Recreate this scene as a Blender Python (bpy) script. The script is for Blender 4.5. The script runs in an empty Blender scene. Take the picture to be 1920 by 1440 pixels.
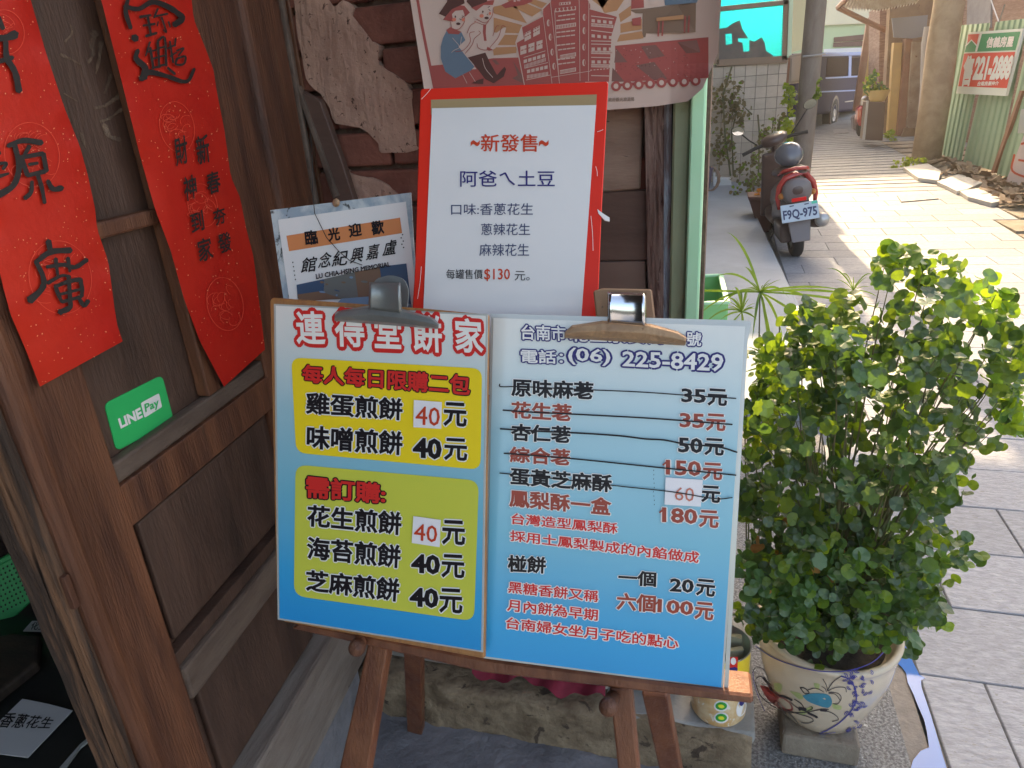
import bpy, bmesh, math, random
import numpy as np
from mathutils import Vector, Matrix
random.seed(7); rnd=random.random
def ru(a,b): return random.uniform(a,b)
sc=bpy.context.scene; COL=sc.collection
# ---------------------------------------------------------------- camera
F=1290.; CX,CY=960.,720.; H=1.5
_dn=np.array([228,3132,F]); _dn/=np.linalg.norm(_dn); _Z=-_dn
_Y=np.array([395,-560,F]); _Y-=_Y@_Z*_Z; _Y/=np.linalg.norm(_Y); _X=np.cross(_Y,_Z)
RM=np.array([_X,_Y,_Z]); CO=np.array([0,0,H])
cam=bpy.data.cameras.new('camera'); camo=bpy.data.objects.new('camera',cam); COL.objects.link(camo)
cam.sensor_width=36; cam.lens=F/1920*36; cam.clip_start=.02; cam.clip_end=400
Mc=Matrix(((RM[0][0],-RM[0][1],-RM[0][2],0),(RM[1][0],-RM[1][1],-RM[1][2],0),(RM[2][0],-RM[2][1],-RM[2][2],H),(0,0,0,1)))
camo.matrix_world=Mc; sc.camera=camo
# ---------------------------------------------------------------- light
SUN_EL=math.radians(36); SUN_AZ=math.radians(-3)   # azimuth from +Y towards +X
w=bpy.data.worlds.new('World'); sc.world=w; w.use_nodes=True
nt=w.node_tree; bg=nt.nodes['Background']; sky=nt.nodes.new('ShaderNodeTexSky'); sky.sky_type='NISHITA'
sky.sun_disc=False; sky.sun_elevation=SUN_EL; sky.sun_rotation=SUN_AZ; sky.air_density=1.0; sky.dust_density=4.5; sky.ozone_density=.4
nt.links.new(sky.outputs[0],bg.inputs[0]); bg.inputs[1].default_value=.15
sl=bpy.data.lights.new('sun','SUN'); sl.energy=2.0; sl.angle=math.radians(.6); sl.color=(1,.80,.55)
so=bpy.data.objects.new('sun',sl); COL.objects.link(so)
sdir=Vector((math.sin(SUN_AZ)*math.cos(SUN_EL),math.cos(SUN_AZ)*math.cos(SUN_EL),math.sin(SUN_EL)))
so.rotation_euler=sdir.to_track_quat('Z','Y').to_euler()
sc.view_settings.view_transform='Standard'; sc.view_settings.look='None'; sc.view_settings.gamma=1
sc.view_settings.exposure=2.2; sc.view_settings.use_white_balance=True; sc.view_settings.white_balance_temperature=7500; sc.view_settings.use_curve_mapping=False
sc.cycles.max_bounces=8; sc.cycles.diffuse_bounces=5; sc.cycles.transparent_max_bounces=8
# ---------------------------------------------------------------- helpers
def ray(u,v): return RM@np.array([u-CX,v-CY,F])
def onz(u,v,z=0.): d=ray(u,v); return Vector(CO+d*(z-H)/d[2])
def ony(u,v,y): d=ray(u,v); return Vector(CO+d*y/d[1])
def onx(u,v,x): d=ray(u,v); return Vector(CO+d*x/d[0])
GS=.035
def gz(y): return 0. if y<7 else GS*(y-7)
def ong(u,v,h=0.):
    p=onz(u,v,h)
    if 0<p[1]<7: return p
    r=ray(u,v); t=(-GS*7-H+h)/(r[2]-GS*r[1]); return Vector(CO+r*t)
class Plane:
    def __init__(s,p,n): s.p=np.array(p,float); s.n=np.array(n,float)/np.linalg.norm(n)
    def __call__(s,u,v,off=0.):
        d=ray(u,v); t=((s.p+s.n*off-CO)@s.n)/(d@s.n); return Vector(CO+d*t)
def YP(y): return Plane((0,y,0),(0,-1,0))
def XP(x): return Plane((x,0,0),(-1 if x>0 else 1,0,0))
def ZP(z): return Plane((0,0,z),(0,0,1))
def mesh(name,vs,fs,m,parent=None,smooth=False,bevel=0,mi=None,seg=1):
    me=bpy.data.meshes.new(name); me.from_pydata([tuple(v) for v in vs],[],fs)
    ms=m if isinstance(m,(list,tuple)) else [m]
    for x in ms: me.materials.append(x)
    if mi: me.polygons.foreach_set('material_index',mi)
    if smooth: me.polygons.foreach_set('use_smooth',[True]*len(me.polygons))
    me.update()
    o=bpy.data.objects.new(name,me); COL.objects.link(o)
    if parent: adopt(o,parent)
    if bevel:
        b=o.modifiers.new('b','BEVEL'); b.width=bevel; b.segments=seg; b.limit_method='ANGLE'; b.angle_limit=.6
    return o
def wloc(o):
    l=Vector(o.location)
    while o.parent: o=o.parent; l+=Vector(o.location)
    return l
def adopt(o,p):
    o.parent=p; o.location=Vector(o.location)-wloc(p)
def tag(o,label=None,cat=None,group=None,kind=None):
    if label: o['label']=label
    if cat: o['category']=cat
    if group: o['group']=group
    if kind: o['kind']=kind
    return o
def thing(name,loc,label,cat,group=None):
    o=bpy.data.objects.new(name,None); COL.objects.link(o); o.location=loc; o.empty_display_size=.1
    return tag(o,label,cat,group)
class G:  # geometry collector
    def __init__(s): s.v=[];s.f=[];s.m=[]
    def add(s,vs,fs,mi=0):
        b=len(s.v); s.v+=[tuple(x) for x in vs]; s.f+=[tuple(b+i for i in f) for f in fs]; s.m+=[mi]*len(fs); return s
    def box(s,c,h,ax=None,mi=0,taper=1.):
        ax=ax or ((1,0,0),(0,1,0),(0,0,1)); ax=[Vector(a) for a in ax]; c=Vector(c); P=[]
        for sx,sy,sz in ((-1,-1,-1),(1,-1,-1),(1,1,-1),(-1,1,-1),(-1,-1,1),(1,-1,1),(1,1,1),(-1,1,1)):
            t=taper if sz>0 else 1
            P.append(c+ax[0]*h[0]*sx*t+ax[1]*h[1]*sy*t+ax[2]*h[2]*sz)
        return s.add(P,[(0,3,2,1),(4,5,6,7),(0,1,5,4),(1,2,6,5),(2,3,7,6),(3,0,4,7)],mi)
    def b2(s,x0,x1,y0,y1,z0,z1,mi=0): return s.box(((x0+x1)/2,(y0+y1)/2,(z0+z1)/2),((x1-x0)/2,(y1-y0)/2,(z1-z0)/2),mi=mi)
    def tube(s,pts,r,n=8,mi=0,cap=True):
        pts=[Vector(p) for p in pts]; k=len(pts); rs=r if isinstance(r,(list,tuple)) else [r]*k; V=[];up=None
        for i,p in enumerate(pts):
            t=(pts[min(i+1,k-1)]-pts[max(i-1,0)]).normalized()
            if up is None: up=Vector((0,0,1)) if abs(t.z)<.9 else Vector((1,0,0))
            a=t.cross(up).normalized(); b=t.cross(a).normalized(); up=-b if False else up
            for j in range(n):
                q=2*math.pi*j/n; V.append(p+a*math.cos(q)*rs[i]+b*math.sin(q)*rs[i])
        Fs=[(i*n+j,i*n+(j+1)%n,(i+1)*n+(j+1)%n,(i+1)*n+j) for i in range(k-1) for j in range(n)]
        if cap: Fs+=[tuple(range(n-1,-1,-1)),tuple((k-1)*n+j for j in range(n))]
        return s.add(V,Fs,mi)
    def lathe(s,prof,c,n=32,mi=0,ax=None,arc=1.):
        ax=ax or ((1,0,0),(0,1,0),(0,0,1)); A,B,Cc=[Vector(a) for a in ax]; c=Vector(c); V=[]
        for r,z in prof:
            for j in range(n):
                q=2*math.pi*j/n; V.append(c+A*math.cos(q)*r+B*math.sin(q)*r+Cc*z)
        k=len(prof); return s.add(V,[(i*n+j,i*n+(j+1)%n,(i+1)*n+(j+1)%n,(i+1)*n+j) for i in range(k-1) for j in range(n)],mi)
    def prism(s,front,back,mi=0):
        n=len(front); return s.add(list(front)+list(back),[tuple(range(n)),tuple(range(2*n-1,n-1,-1))]+[(j,n+j,n+(j+1)%n,(j+1)%n) for j in range(n)],mi)
    def px(s,poly,S,o0,o1,mi=0):   # a slab whose face lies on surface S, seen at these directions; o0 front, o1 back
        fr=[S(u,v,o0) for u,v in poly]; n=Vector(S.n); bk=[p-n*(o0-o1) for p in fr]
        return s.prism(fr,bk,mi)
    def out(s,name,m,parent=None,**k): return mesh(name,s.v,s.f,m,parent,mi=s.m if isinstance(m,(list,tuple)) else None,**k)
def copyof(o,parent=None,loc=None,rot=None,scale=None):
    c=o.copy(); COL.objects.link(c)
    for k in list(c.keys()):
        pass
    c.parent=parent
    if loc is not None: c.location=Vector(loc)-(wloc(parent) if parent else Vector())
    if rot is not None: c.rotation_euler=rot
    if scale is not None: c.scale=scale
    return c
# ---------------------------------------------------------------- materials
def M(name,col,rough=.6,col2=None,vs=6.,det=5,bump=0.,bs=40.,st=(1,1,1),metal=0.,coat=0.,spec=.5,lo=.35,hi=.65,
      spots=None,spot_s=20.,spot_t=.72,rn=0.,trans=0.,rvar=0.,wave=None):
    m=bpy.data.materials.new(name); m.use_nodes=True; n=m.node_tree.nodes; L=m.node_tree.links
    b=n['Principled BSDF']; b.inputs['Roughness'].default_value=rough; b.inputs['Metallic'].default_value=metal
    b.inputs['Coat Weight'].default_value=coat; b.inputs['Specular IOR Level'].default_value=spec; b.inputs['Coat Roughness'].default_value=.12
    b.inputs['Base Color'].default_value=(*col,1)
    tc=n.new('ShaderNodeTexCoord'); mp=n.new('ShaderNodeMapping'); mp.inputs['Scale'].default_value=st
    L.new(tc.outputs['Object'],mp.inputs[0]); vec=mp.outputs[0]
    oi=n.new('ShaderNodeObjectInfo')
    if rn:
        a=n.new('ShaderNodeVectorMath'); a.operation='SCALE'; cmb=n.new('ShaderNodeCombineXYZ')
        for i in range(3): L.new(oi.outputs['Random'],cmb.inputs[i])
        L.new(cmb.outputs[0],a.inputs[0]); a.inputs['Scale'].default_value=23.
        ad=n.new('ShaderNodeVectorMath'); L.new(vec,ad.inputs[0]); L.new(a.outputs[0],ad.inputs[1]); vec=ad.outputs[0]
    cur=None
    def noise(sc_,d=5,dist=0.):
        t=n.new('ShaderNodeTexNoise'); t.inputs['Scale'].default_value=sc_; t.inputs['Detail'].default_value=d; t.inputs['Distortion'].default_value=dist
        t.inputs['Roughness'].default_value=.62
        L.new(vec,t.inputs['Vector']); return t.outputs['Fac']
    def mr(x,a,b_,c=0.,d=1.):
        t=n.new('ShaderNodeMapRange'); L.new(x,t.inputs[0]); t.inputs[1].default_value=a; t.inputs[2].default_value=b_; t.inputs[3].default_value=c; t.inputs[4].default_value=d; return t.outputs[0]
    def mix(f,a,c,bt='MIX'):
        t=n.new('ShaderNodeMix'); t.data_type='RGBA'; t.blend_type=bt
        if isinstance(f,float): t.inputs[0].default_value=f
        else: L.new(f,t.inputs[0])
        for i,x in ((6,a),(7,c)):
            if isinstance(x,tuple): t.inputs[i].default_value=(*x,1)
            else: L.new(x,t.inputs[i])
        return t.outputs[2]
    cur=col
    if col2:
        f1=mr(noise(vs,det,.4),lo,hi); cur=mix(f1,col,col2)
    if spots:
        f2=mr(noise(spot_s,6,.6),spot_t,spot_t+.04); cur=mix(f2,cur,spots)
    if rn:
        hs=n.new('ShaderNodeHueSaturation'); L.new(mr(oi.outputs['Random'],0,1,1-rn,1+rn),hs.inputs['Value'])
        if isinstance(cur,tuple): hs.inputs['Color'].default_value=(*cur,1)
        else: L.new(cur,hs.inputs['Color'])
        cur=hs.outputs[0]
    if not isinstance(cur,tuple): L.new(cur,b.inputs['Base Color'])
    if rvar: L.new(mr(noise(vs*2.3,4),.3,.7,max(0,rough-rvar),min(1,rough+rvar)),b.inputs['Roughness'])
    if bump:
        bn=n.new('ShaderNodeBump'); bn.inputs['Strength'].default_value=min(1,bump); bn.inputs['Distance'].default_value=.004*max(1,bump)
        L.new(noise(bs,8),bn.inputs['Height']); L.new(bn.outputs[0],b.inputs['Normal'])
    if trans:
        tr=n.new('ShaderNodeBsdfTranslucent'); mx=n.new('ShaderNodeMixShader'); mx.inputs[0].default_value=trans
        tcx=tuple(min(1,c*t) for c,t in zip(col,(2.6,2.2,.7)))
        if isinstance(cur,tuple): tr.inputs[0].default_value=(*tcx,1)
        else: L.new(mix(1.,cur,(2.6,2.2,.7),'MULTIPLY'),tr.inputs[0])
        L.new(b.outputs[0],mx.inputs[1]); L.new(tr.outputs[0],mx.inputs[2]); L.new(mx.outputs[0],n['Material Output'].inputs[0])
    return m
def P(name,col,rough=.32): # printed ink / laminated
    return M(name,col,rough,bump=.06,bs=9,coat=.02,spec=.15)
K={}
K['wood_door']=M('door_wood',(.065,.022,.012),.5,(.20,.074,.034),7,9,.8,70,(3.5,3.5,.35),lo=.33,hi=.68,rvar=.12,spots=(.14,.085,.05),spot_s=9,spot_t=.66)
K['wood_panel']=M('door_panel_wood',(.042,.021,.014),.55,(.115,.060,.040),5,9,.6,60,(2.5,2.5,.5),lo=.3,hi=.72,rvar=.12,spots=(.16,.11,.075),spot_s=7,spot_t=.70)
K['wood_worn']=M('worn_wood',(.05,.028,.018),.75,(.21,.10,.05),9,7,1.,80,(6,6,.35),lo=.42,hi=.62)
K['wood_red']=M('red_brown_wood',(.10,.035,.017),.5,(.20,.078,.035),6,6,.5,60,(4,4,.4),rvar=.1)
K['wood_moul']=M('moulding_wood',(.07,.042,.03),.6,(.17,.12,.09),8,6,.7,60,(2,.6,2),lo=.3,hi=.7)
K['wood_grey']=M('bleached_sill_wood',(.30,.25,.21),.75,(.17,.125,.10),7,7,1.,60,(3,.4,3),spots=(.06,.045,.035),spot_s=10,spot_t=.68)
K['easel']=M('easel_wood',(.12,.036,.016),.42,(.21,.075,.033),6,6,.4,60,(5,5,.5),rvar=.12,spots=(.07,.03,.02),spot_s=12,spot_t=.68)
K['board']=M('drawing_board_wood',(.42,.19,.06),.5,(.30,.13,.05),14,5,.3,60,(6,1,.6))
K['brick']=M('old_brick',(.11,.032,.02),.85,(.19,.065,.042),9,7,1.,70,rn=.22,spots=(.24,.15,.11),spot_s=24,spot_t=.70)
K['mortar']=M('mortar',(.09,.045,.032),.95,(.17,.11,.08),25,6,1.,90)
K['plaster']=M('crumbling_plaster',(.46,.28,.205),.95,(.36,.205,.15),11,8,1.1,70,spots=(.10,.05,.035),spot_s=85,spot_t=.61)
K['lightboard']=M('beige_board',(.34,.23,.17),.7,(.25,.16,.115),6,6,.5,50,(1,1,5),spots=(.11,.075,.05),spot_s=30,spot_t=.66)
K['darkboard']=M('dark_board',(.085,.045,.033),.6,(.13,.072,.052),4,6,.3,40,(1,1,4),rvar=.1)
K['peel']=M('peeling_post',(.13,.06,.045),.8,(.34,.22,.18),10,9,2.5,70,(6,6,.4),lo=.35,hi=.6,spots=(.10,.04,.03),spot_s=24,spot_t=.6)
K['peelblue']=M('peeling_pale_paint',(.36,.40,.46),.8,(.22,.17,.17),10,8,2.,60,(6,6,.7),lo=.45,hi=.6)
K['greenpaint']=M('green_column_paint',(.23,.28,.17),.6,(.28,.32,.2),5,6,.25,60,spots=(.10,.055,.03),spot_s=13,spot_t=.68)
K['mint']=M('mint_paint',(.36,.68,.42),.45,(.42,.72,.48),8,4,.1,40)
K['greybrick']=M('grey_block',(.30,.28,.25),.9,(.2,.185,.165),12,7,1.,80,rn=.12)
K['footing']=M('rough_footing',(.15,.10,.06),.95,(.34,.25,.16),16,9,3.,45,spots=(.09,.06,.04),spot_s=26,spot_t=.6)
K['slabc']=M('concrete_slab',(.36,.35,.33),.9,(.28,.27,.25),12,8,1.,70)
K['floor']=M('dark_concrete',(.16,.155,.165),.85,(.25,.24,.255),7,9,2.2,38,spots=(.33,.32,.32),spot_s=34,spot_t=.68)
K['aggr']=M('exposed_aggregate',(.34,.33,.32),.7,(.16,.15,.145),150,4,3.,150,lo=.42,hi=.58,spots=(.6,.6,.58),spot_s=110,spot_t=.63)
K['gutter']=M('gutter_concrete',(.27,.235,.20),.85,(.2,.17,.145),14,7,1.2,70)
K['water']=M('puddle_water',(.06,.17,.44),.02,spec=.4,bump=.01,bs=14); K['water'].node_tree.nodes['Principled BSDF'].inputs['IOR'].default_value=1.5  # blue base colour paints in the sky's reflection
K['granite']=M('granite_slab',(.195,.20,.22),.62,(.295,.30,.325),60,7,1.,110,(.45,1,1),rn=.15,rvar=.1,spots=(.2,.195,.19),spot_s=130,spot_t=.60)
K['roadfar']=M('road_paving',(.22,.22,.22),.65,(.28,.275,.27),9,8,.5,60,rvar=.1)
K['ledge']=M('ledge_concrete',(.33,.36,.40),.7,(.28,.31,.34),3,7,.4,60)
K['dirt']=M('dry_ground',(.24,.19,.14),.95,(.33,.28,.22),8,8,2.,60)
K['red']=M('couplet_red',(.50,.013,.008),.5,(.60,.028,.012),3,6,.8,11,spec=.3)
K['red2']=P('red_board',(.74,.035,.02),.25)
K['ink']=P('black_ink',(.018,.014,.016))
K['inkc']=M('brush_ink',(.022,.016,.014),.6)
K['gold']=M('gold_fleck',(.85,.32,.16),.5)
K['faint']=M('faint_emblem',(.80,.085,.045),.5)
K['white']=P('print_white',(.80,.78,.75))
K['cream']=P('print_cream',(.86,.82,.76))
K['printred']=P('print_red',(.68,.035,.03))
K['printbrown']=P('print_brown_red',(.36,.07,.045))
K['navy']=P('print_navy',(.035,.03,.16))
K['navy2']=P('print_blue_grey',(.06,.07,.14))
K['orangered']=P('print_orange_red',(.58,.06,.025))
K['yellow']=P('print_yellow',(.90,.66,.03))
K['olive']=P('print_yellow_green',(.60,.61,.08))
K['tan']=P('tan_card',(.36,.25,.13),.7)
K['orange']=P('orange_band',(.72,.26,.10),.5)
K['paper']=M('white_paper',(.72,.69,.67),.6,(.66,.63,.61),3,4,.08,10)
K['patch']=M('price_patch_paper',(.84,.80,.81),.5)
K['postpaper']=M('poster_paper',(.66,.49,.41),.55,(.60,.44,.36),2,3)
K['postred']=P('poster_red',(.42,.105,.09),.55)
K['postdark']=P('poster_dark',(.13,.06,.05),.55)
K['postor']=P('poster_orange',(.52,.26,.13),.55)
K['postblue']=P('poster_blue',(.16,.22,.28),.55)
K['postgrey']=P('poster_grey_brown',(.25,.16,.11),.55)
K['postpink']=P('poster_cheek',(.75,.23,.15),.55)
K['poststripe']=P('poster_terrazzo',(.25,.12,.10),.55)
K['lpgreen']=P('sticker_green',(.02,.47,.13),.35)
K['steel']=M('dull_steel',(.30,.31,.30),.38,(.24,.25,.24),20,5,.1,40,metal=.55,rvar=.08)
K['chrome']=M('chrome',(.75,.75,.76),.08,metal=1)
K['rust']=M('rusted_clip',(.36,.22,.13),.5,(.50,.31,.17),30,7,.6,90,metal=.45,spots=(.12,.04,.02),spot_s=60,spot_t=.66)
K['plasticclear']=M('laminate_edge',(.50,.50,.46),.2,coat=.6,spec=.8)
K['pinkcloth']=M('crimson_cloth',(.26,.02,.045),.9,(.17,.012,.03),9,5,.4,120)
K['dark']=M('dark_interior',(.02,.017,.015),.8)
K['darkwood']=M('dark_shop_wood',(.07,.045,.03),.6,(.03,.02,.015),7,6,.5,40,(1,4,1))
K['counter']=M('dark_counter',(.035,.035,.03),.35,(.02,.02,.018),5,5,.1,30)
K['crate']=M('green_plastic',(.02,.28,.08),.4)
K['blue']=M('blue_plastic',(.03,.06,.25),.3)
# gradient print of the menu sheets (white at the top, sky blue at the foot)
def gradmat(name,z0,z1,stops):
    m=bpy.data.materials.new(name); m.use_nodes=True; n=m.node_tree.nodes; L=m.node_tree.links; b=n['Principled BSDF']
    tc=n.new('ShaderNodeTexCoord'); sp=n.new('ShaderNodeSeparateXYZ'); L.new(tc.outputs['Object'],sp.inputs[0])
    mr=n.new('ShaderNodeMapRange'); L.new(sp.outputs['Z'],mr.inputs[0]); mr.inputs[1].default_value=z0; mr.inputs[2].default_value=z1
    cr=n.new('ShaderNodeValToRGB'); L.new(mr.outputs[0],cr.inputs[0]); e=cr.color_ramp.elements
    e[0].position=stops[0][0]; e[0].color=(*stops[0][1],1); e[1].position=stops[-1][0]; e[1].color=(*stops[-1][1],1)
    for p,c in stops[1:-1]: x=e.new(p); x.color=(*c,1)
    L.new(cr.outputs[0],b.inputs['Base Color']); b.inputs['Roughness'].default_value=.3; b.inputs['Specular IOR Level'].default_value=.3; b.inputs['Coat Weight'].default_value=.3; b.inputs['Coat Roughness'].default_value=.06
    nz=n.new('ShaderNodeTexNoise'); nz.inputs['Scale'].default_value=7; nz.inputs['Detail'].default_value=5; L.new(tc.outputs['Object'],nz.inputs[0])
    bn=n.new('ShaderNodeBump'); bn.inputs['Strength'].default_value=.35; bn.inputs['Distance'].default_value=.006; L.new(nz.outputs[0],bn.inputs['Height']); L.new(bn.outputs[0],b.inputs['Coat Normal'])
    return m
# ---------------------------------------------------------------- print layers
def glyphs(s,bold=0.,outline=0.,res=2):
    c=bpy.data.curves.new('t','FONT'); c.body=s; c.size=1; c.resolution_u=res; o=bpy.data.objects.new('t',c); COL.objects.link(o)
    def ev():
        bpy.context.view_layer.update(); dg=bpy.context.evaluated_depsgraph_get(); m=bpy.data.meshes.new_from_object(o.evaluated_get(dg))
        r=([tuple(v.co) for v in m.vertices],[tuple(p.vertices) for p in m.polygons]); bpy.data.meshes.remove(m); return r
    b0=ev(); xs=[v[0] for v in b0[0]]; ys=[v[1] for v in b0[0]]; bb=(min(xs),max(xs),min(ys),max(ys))
    L=[]
    if outline:
        vs,fs=b0; cnt={}
        for f in fs:
            for a,b_ in zip(f,f[1:]+f[:1]): cnt[frozenset((a,b_))]=cnt.get(frozenset((a,b_)),0)+1
        ed=[tuple(e) for e,k in cnt.items() if k==1]; V=[];Fq=[];used=set();k=0
        for a,b_ in ed:
            p,q=Vector(vs[a]),Vector(vs[b_]); d=q-p
            if d.length<1e-6: continue
            d.normalize(); n=Vector((-d.y,d.x,0))*outline; k+=1; z=Vector((0,0,(k%89)*.002)); i0=len(V); V+=[tuple(p-n+z),tuple(q-n+z),tuple(q+n+z),tuple(p+n+z)]; Fq.append((i0,i0+1,i0+2,i0+3))
            if a not in used:
                used.add(a); i0=len(V); z2=z.z+.001; V+=[(p.x+outline*math.cos(t*.7854+.39),p.y+outline*math.sin(t*.7854+.39),z2) for t in range(8)]; Fq.append(tuple(range(i0,i0+8)))
        L.append(('o',(V,Fq))); L.append(('o',b0))
    if bold:
        c.bevel_depth=bold; c.bevel_resolution=0; c.fill_mode='NONE'; L.append(('f',ev())); c.bevel_depth=0; c.fill_mode='BOTH'
    L.append(('f',b0))
    bpy.data.objects.remove(o); bpy.data.curves.remove(c); return bb,L
def text(g,S,s,TL,TR,BR,BL,mf,mo=None,bold=0.,outline=0.,off=.0006,res=2,asp=None):
    bb,Ls=glyphs(s,bold,outline,res); x0,x1,y0,y1=bb
    TL,TR,BR,BL=[np.array(p,float) for p in (TL,TR,BR,BL)]
    lay={'o':0.,'f':.0002}
    for i,(k,(vs,fs)) in enumerate(Ls):
        P_=[]
        for x,y,z in vs:
            a=(x-x0)/(x1-x0); b=(y1-y)/(y1-y0); p=(TL*(1-a)+TR*a)*(1-b)+(BL*(1-a)+BR*a)*b
            P_.append(S(p[0],p[1],off+lay[k]+i*.00003+z*.0008))
        g.add(P_,fs,mo if k=='o' else mf)
def poly(g,S,pts,mi,off=.0004): g.add([S(u,v,off) for u,v in pts],[tuple(range(len(pts)))],mi)
def rpoly(pts,r,n=5): # rounded polygon
    o=[]; k=len(pts); pts=[np.array(p,float) for p in pts]
    for i in range(k):
        p=pts[i]; a=pts[i-1]-p; b=pts[(i+1)%k]-p; a/=np.linalg.norm(a); b/=np.linalg.norm(b); A=p+a*r; B=p+b*r
        for j in range(n+1):
            t=j/n; o.append(tuple((1-t)**2*A+2*t*(1-t)*p+t*t*B))
    return o
def smooth(pts,n=4):
    if len(pts)<3: return [np.array(p,float) for p in pts]
    P_=[np.array(p,float) for p in pts]; P_=[2*P_[0]-P_[1]]+P_+[2*P_[-1]-P_[-2]]; o=[]
    for i in range(1,len(P_)-2):
        for j in range(n):
            t=j/n; a,b,c,d=P_[i-1:i+3]; o.append(.5*((2*b)+(c-a)*t+(2*a-5*b+4*c-d)*t*t+(3*b-a-3*c+d)*t**3))
    o.append(P_[-2]); return o
_sc=[0]
def stroke(g,S,pts,w,mi,off=.0006,w1=None,rough=.0,n=4):
    """brush stroke: pts in picture directions, w width; w1 end width"""
    _sc[0]=(_sc[0]+1)%60; off+=_sc[0]*.000012
    q=smooth(pts,n); k=len(q); w1=w if w1 is None else w1; Lf=[];Rt=[]
    for i,p in enumerate(q):
        t=q[min(i+1,k-1)]-q[max(i-1,0)]; t/=np.linalg.norm(t)+1e-9; nn=np.array([-t[1],t[0]])
        f=i/max(1,k-1); ww=(w+(w1-w)*f)/2*(1+ru(-rough,rough))
        Lf.append(p+nn*ww); Rt.append(p-nn*ww)
    e0=q[0]-(q[1]-q[0])/(np.linalg.norm(q[1]-q[0])+1e-9)*w*.35; e1=q[-1]+(q[-1]-q[-2])/(np.linalg.norm(q[-1]-q[-2])+1e-9)*w1*.35
    V=[S(*p,off) for p in Lf]+[S(*p,off) for p in Rt]+[S(*e0,off),S(*e1,off)]
    g.add(V,[(i,i+1,k+i+1,k+i) for i in range(k-1)]+[(2*k,0,k),(2*k+1,2*k-1,k-1)],mi)
def dot(g,S,c,rx,ry,mi,off=.0006,n=14,rot=0.):
    _sc[0]=(_sc[0]+1)%60; off+=_sc[0]*.000012
    cr,sr=math.cos(rot),math.sin(rot)
    poly(g,S,[(c[0]+rx*math.cos(t)*cr-ry*math.sin(t)*sr,c[1]+rx*math.cos(t)*sr+ry*math.sin(t)*cr) for t in [2*math.pi*i/n for i in range(n)]],mi,off)
def Q(x0,y0,x1,y1): return (x0,y0),(x1,y0),(x1,y1),(x0,y1)

# ================================================================ THE SETTING
def struct(o,label=None):
    o['kind']='structure'; return o
struct(mesh('ground',[(-14,-8,-.03),(16,-8,-.03),(16,7,-.03),(-14,7,-.03),(16,70,gz(70)-.03),(-14,70,gz(70)-.03)],[(0,1,2,3),(3,2,4,5)],K['roadfar']))
# --- granite slabs of the alley, each a slab
struct(mesh('joint_bed',[(.56,.1,-.006),(3.0,.1,-.006),(3.0,7.,-.006),(.56,7.,-.006),(3.,10.2,gz(10.2)-.006),(.5,10.2,gz(10.2)-.006)],[(0,1,2,3),(3,2,4,5)],M('joint_sand',(.17,.165,.16),.9,(.11,.11,.11),30,4)))
pave=struct(thing('pavement',(.6,1.34,0),'alley paved with rows of pale granite slabs','pavement'))
del pave['category']
_slabs={}
def slab(x0,x1,y0):
    wd=x1-x0
    if wd<.05: return
    k=round(wd,2)
    if k not in _slabs:
        g=G(); g.box((0,0,-.0125),(wd/2-.0022,.1475,.0125)); o=g.out('slab',K['granite'],None,bevel=.003); _slabs[k]=o; COL.objects.unlink(o)
    c=_slabs[k].copy(); COL.objects.link(c); c.parent=pave
    yc=y0+.15; c.location=Vector((x0+wd/2,yc,gz(yc)+ru(-.0012,.0012)))-Vector(pave.location)
    c.rotation_euler=(ru(-.002,.002)+(math.atan(GS) if yc>7 else 0),ru(-.002,.002),0)
def rightedge(y): return 3.0 if y<3 else (2.72 if y<8 else 2.95)
for i in range(-4,29):
    y0=1.338+.2985*i; off=.73 if i%2==0 else 1.03
    xs=[.575]+[x for x in [off-.6+.6*k for k in range(0,8)] if .60<x<rightedge(y0)-.03]+[rightedge(y0)]
    for a,b in zip(xs,xs[1:]): slab(a,b,y0)
# far paving: long courses, joints modelled as shallow steps
g=G(); y=10.0
while y<34:
    g.b2(.3 if y<13 else -.6,3.2 if y<13 else 5.5,y,y+.2955,gz(y)-.04,gz(y)+.002+.0015*(int(y*7)%3)); y+=.2985
g.add([(-.6,10,gz(10)-.004),(5.5,10,gz(10)-.004),(5.5,34,gz(34)-.004),(-.6,34,gz(34)-.004)],[(0,1,2,3)]); struct(g.out('far_paving',K['roadfar']))
# roadside concrete at the right, rough and broken
g=G(); 
for k in range(24):
    ya=1+k*.6; xa=rightedge(ya)+.01
    g.b2(xa,xa+1.1+ru(-.04,.1),ya,ya+.58,gz(ya)-.03,gz(ya+.3)+.004+ru(0,.006))
struct(g.out('roadside_concrete',K['dirt']))
# gutter with water, aggregate strip
struct(G().b2(.493,.545,.0,2.6,-.03,-.003).out('gutter_bed',K['gutter']))
pw=[(1701,1205),(1697,1211),(1690,1235),(1684,1245),(1692,1252),(1699,1262),(1702,1280),(1712,1300),(1722,1325),(1733,1350),(1738,1372),(1742,1401),(1726,1408),(1712,1425),(1705,1450),(1700,1520),(1790,1520),(1775,1440),(1768,1418),(1757,1380),(1745,1340),(1735,1310),(1728,1290),(1727,1276),(1735,1271),(1724,1265),(1711,1240),(1703,1222),(1698,1212)]
wz=ZP(.0015); g=G(); poly(g,wz,pw[1:],0,off=0.0); 
o=tag(struct(g.out('water',K['water'])))
struct(G().b2(.05,.493,-.5,3.2,-.03,.0).out('aggregate_strip',K['aggr']))
# ledge beside the alley
g=G(); L1=[(-.9,3.2),(.60,3.2),(.585,4.3),(.535,5.4),(.40,8.6),(.36,10.6),(-.9,10.6)]
g.prism([(x,y,.10+ (gz(y) if y>7 else 0)) for x,y in L1],[(x,y,-.02) for x,y in L1]); struct(g.out('ledge',K['ledge']))
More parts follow.
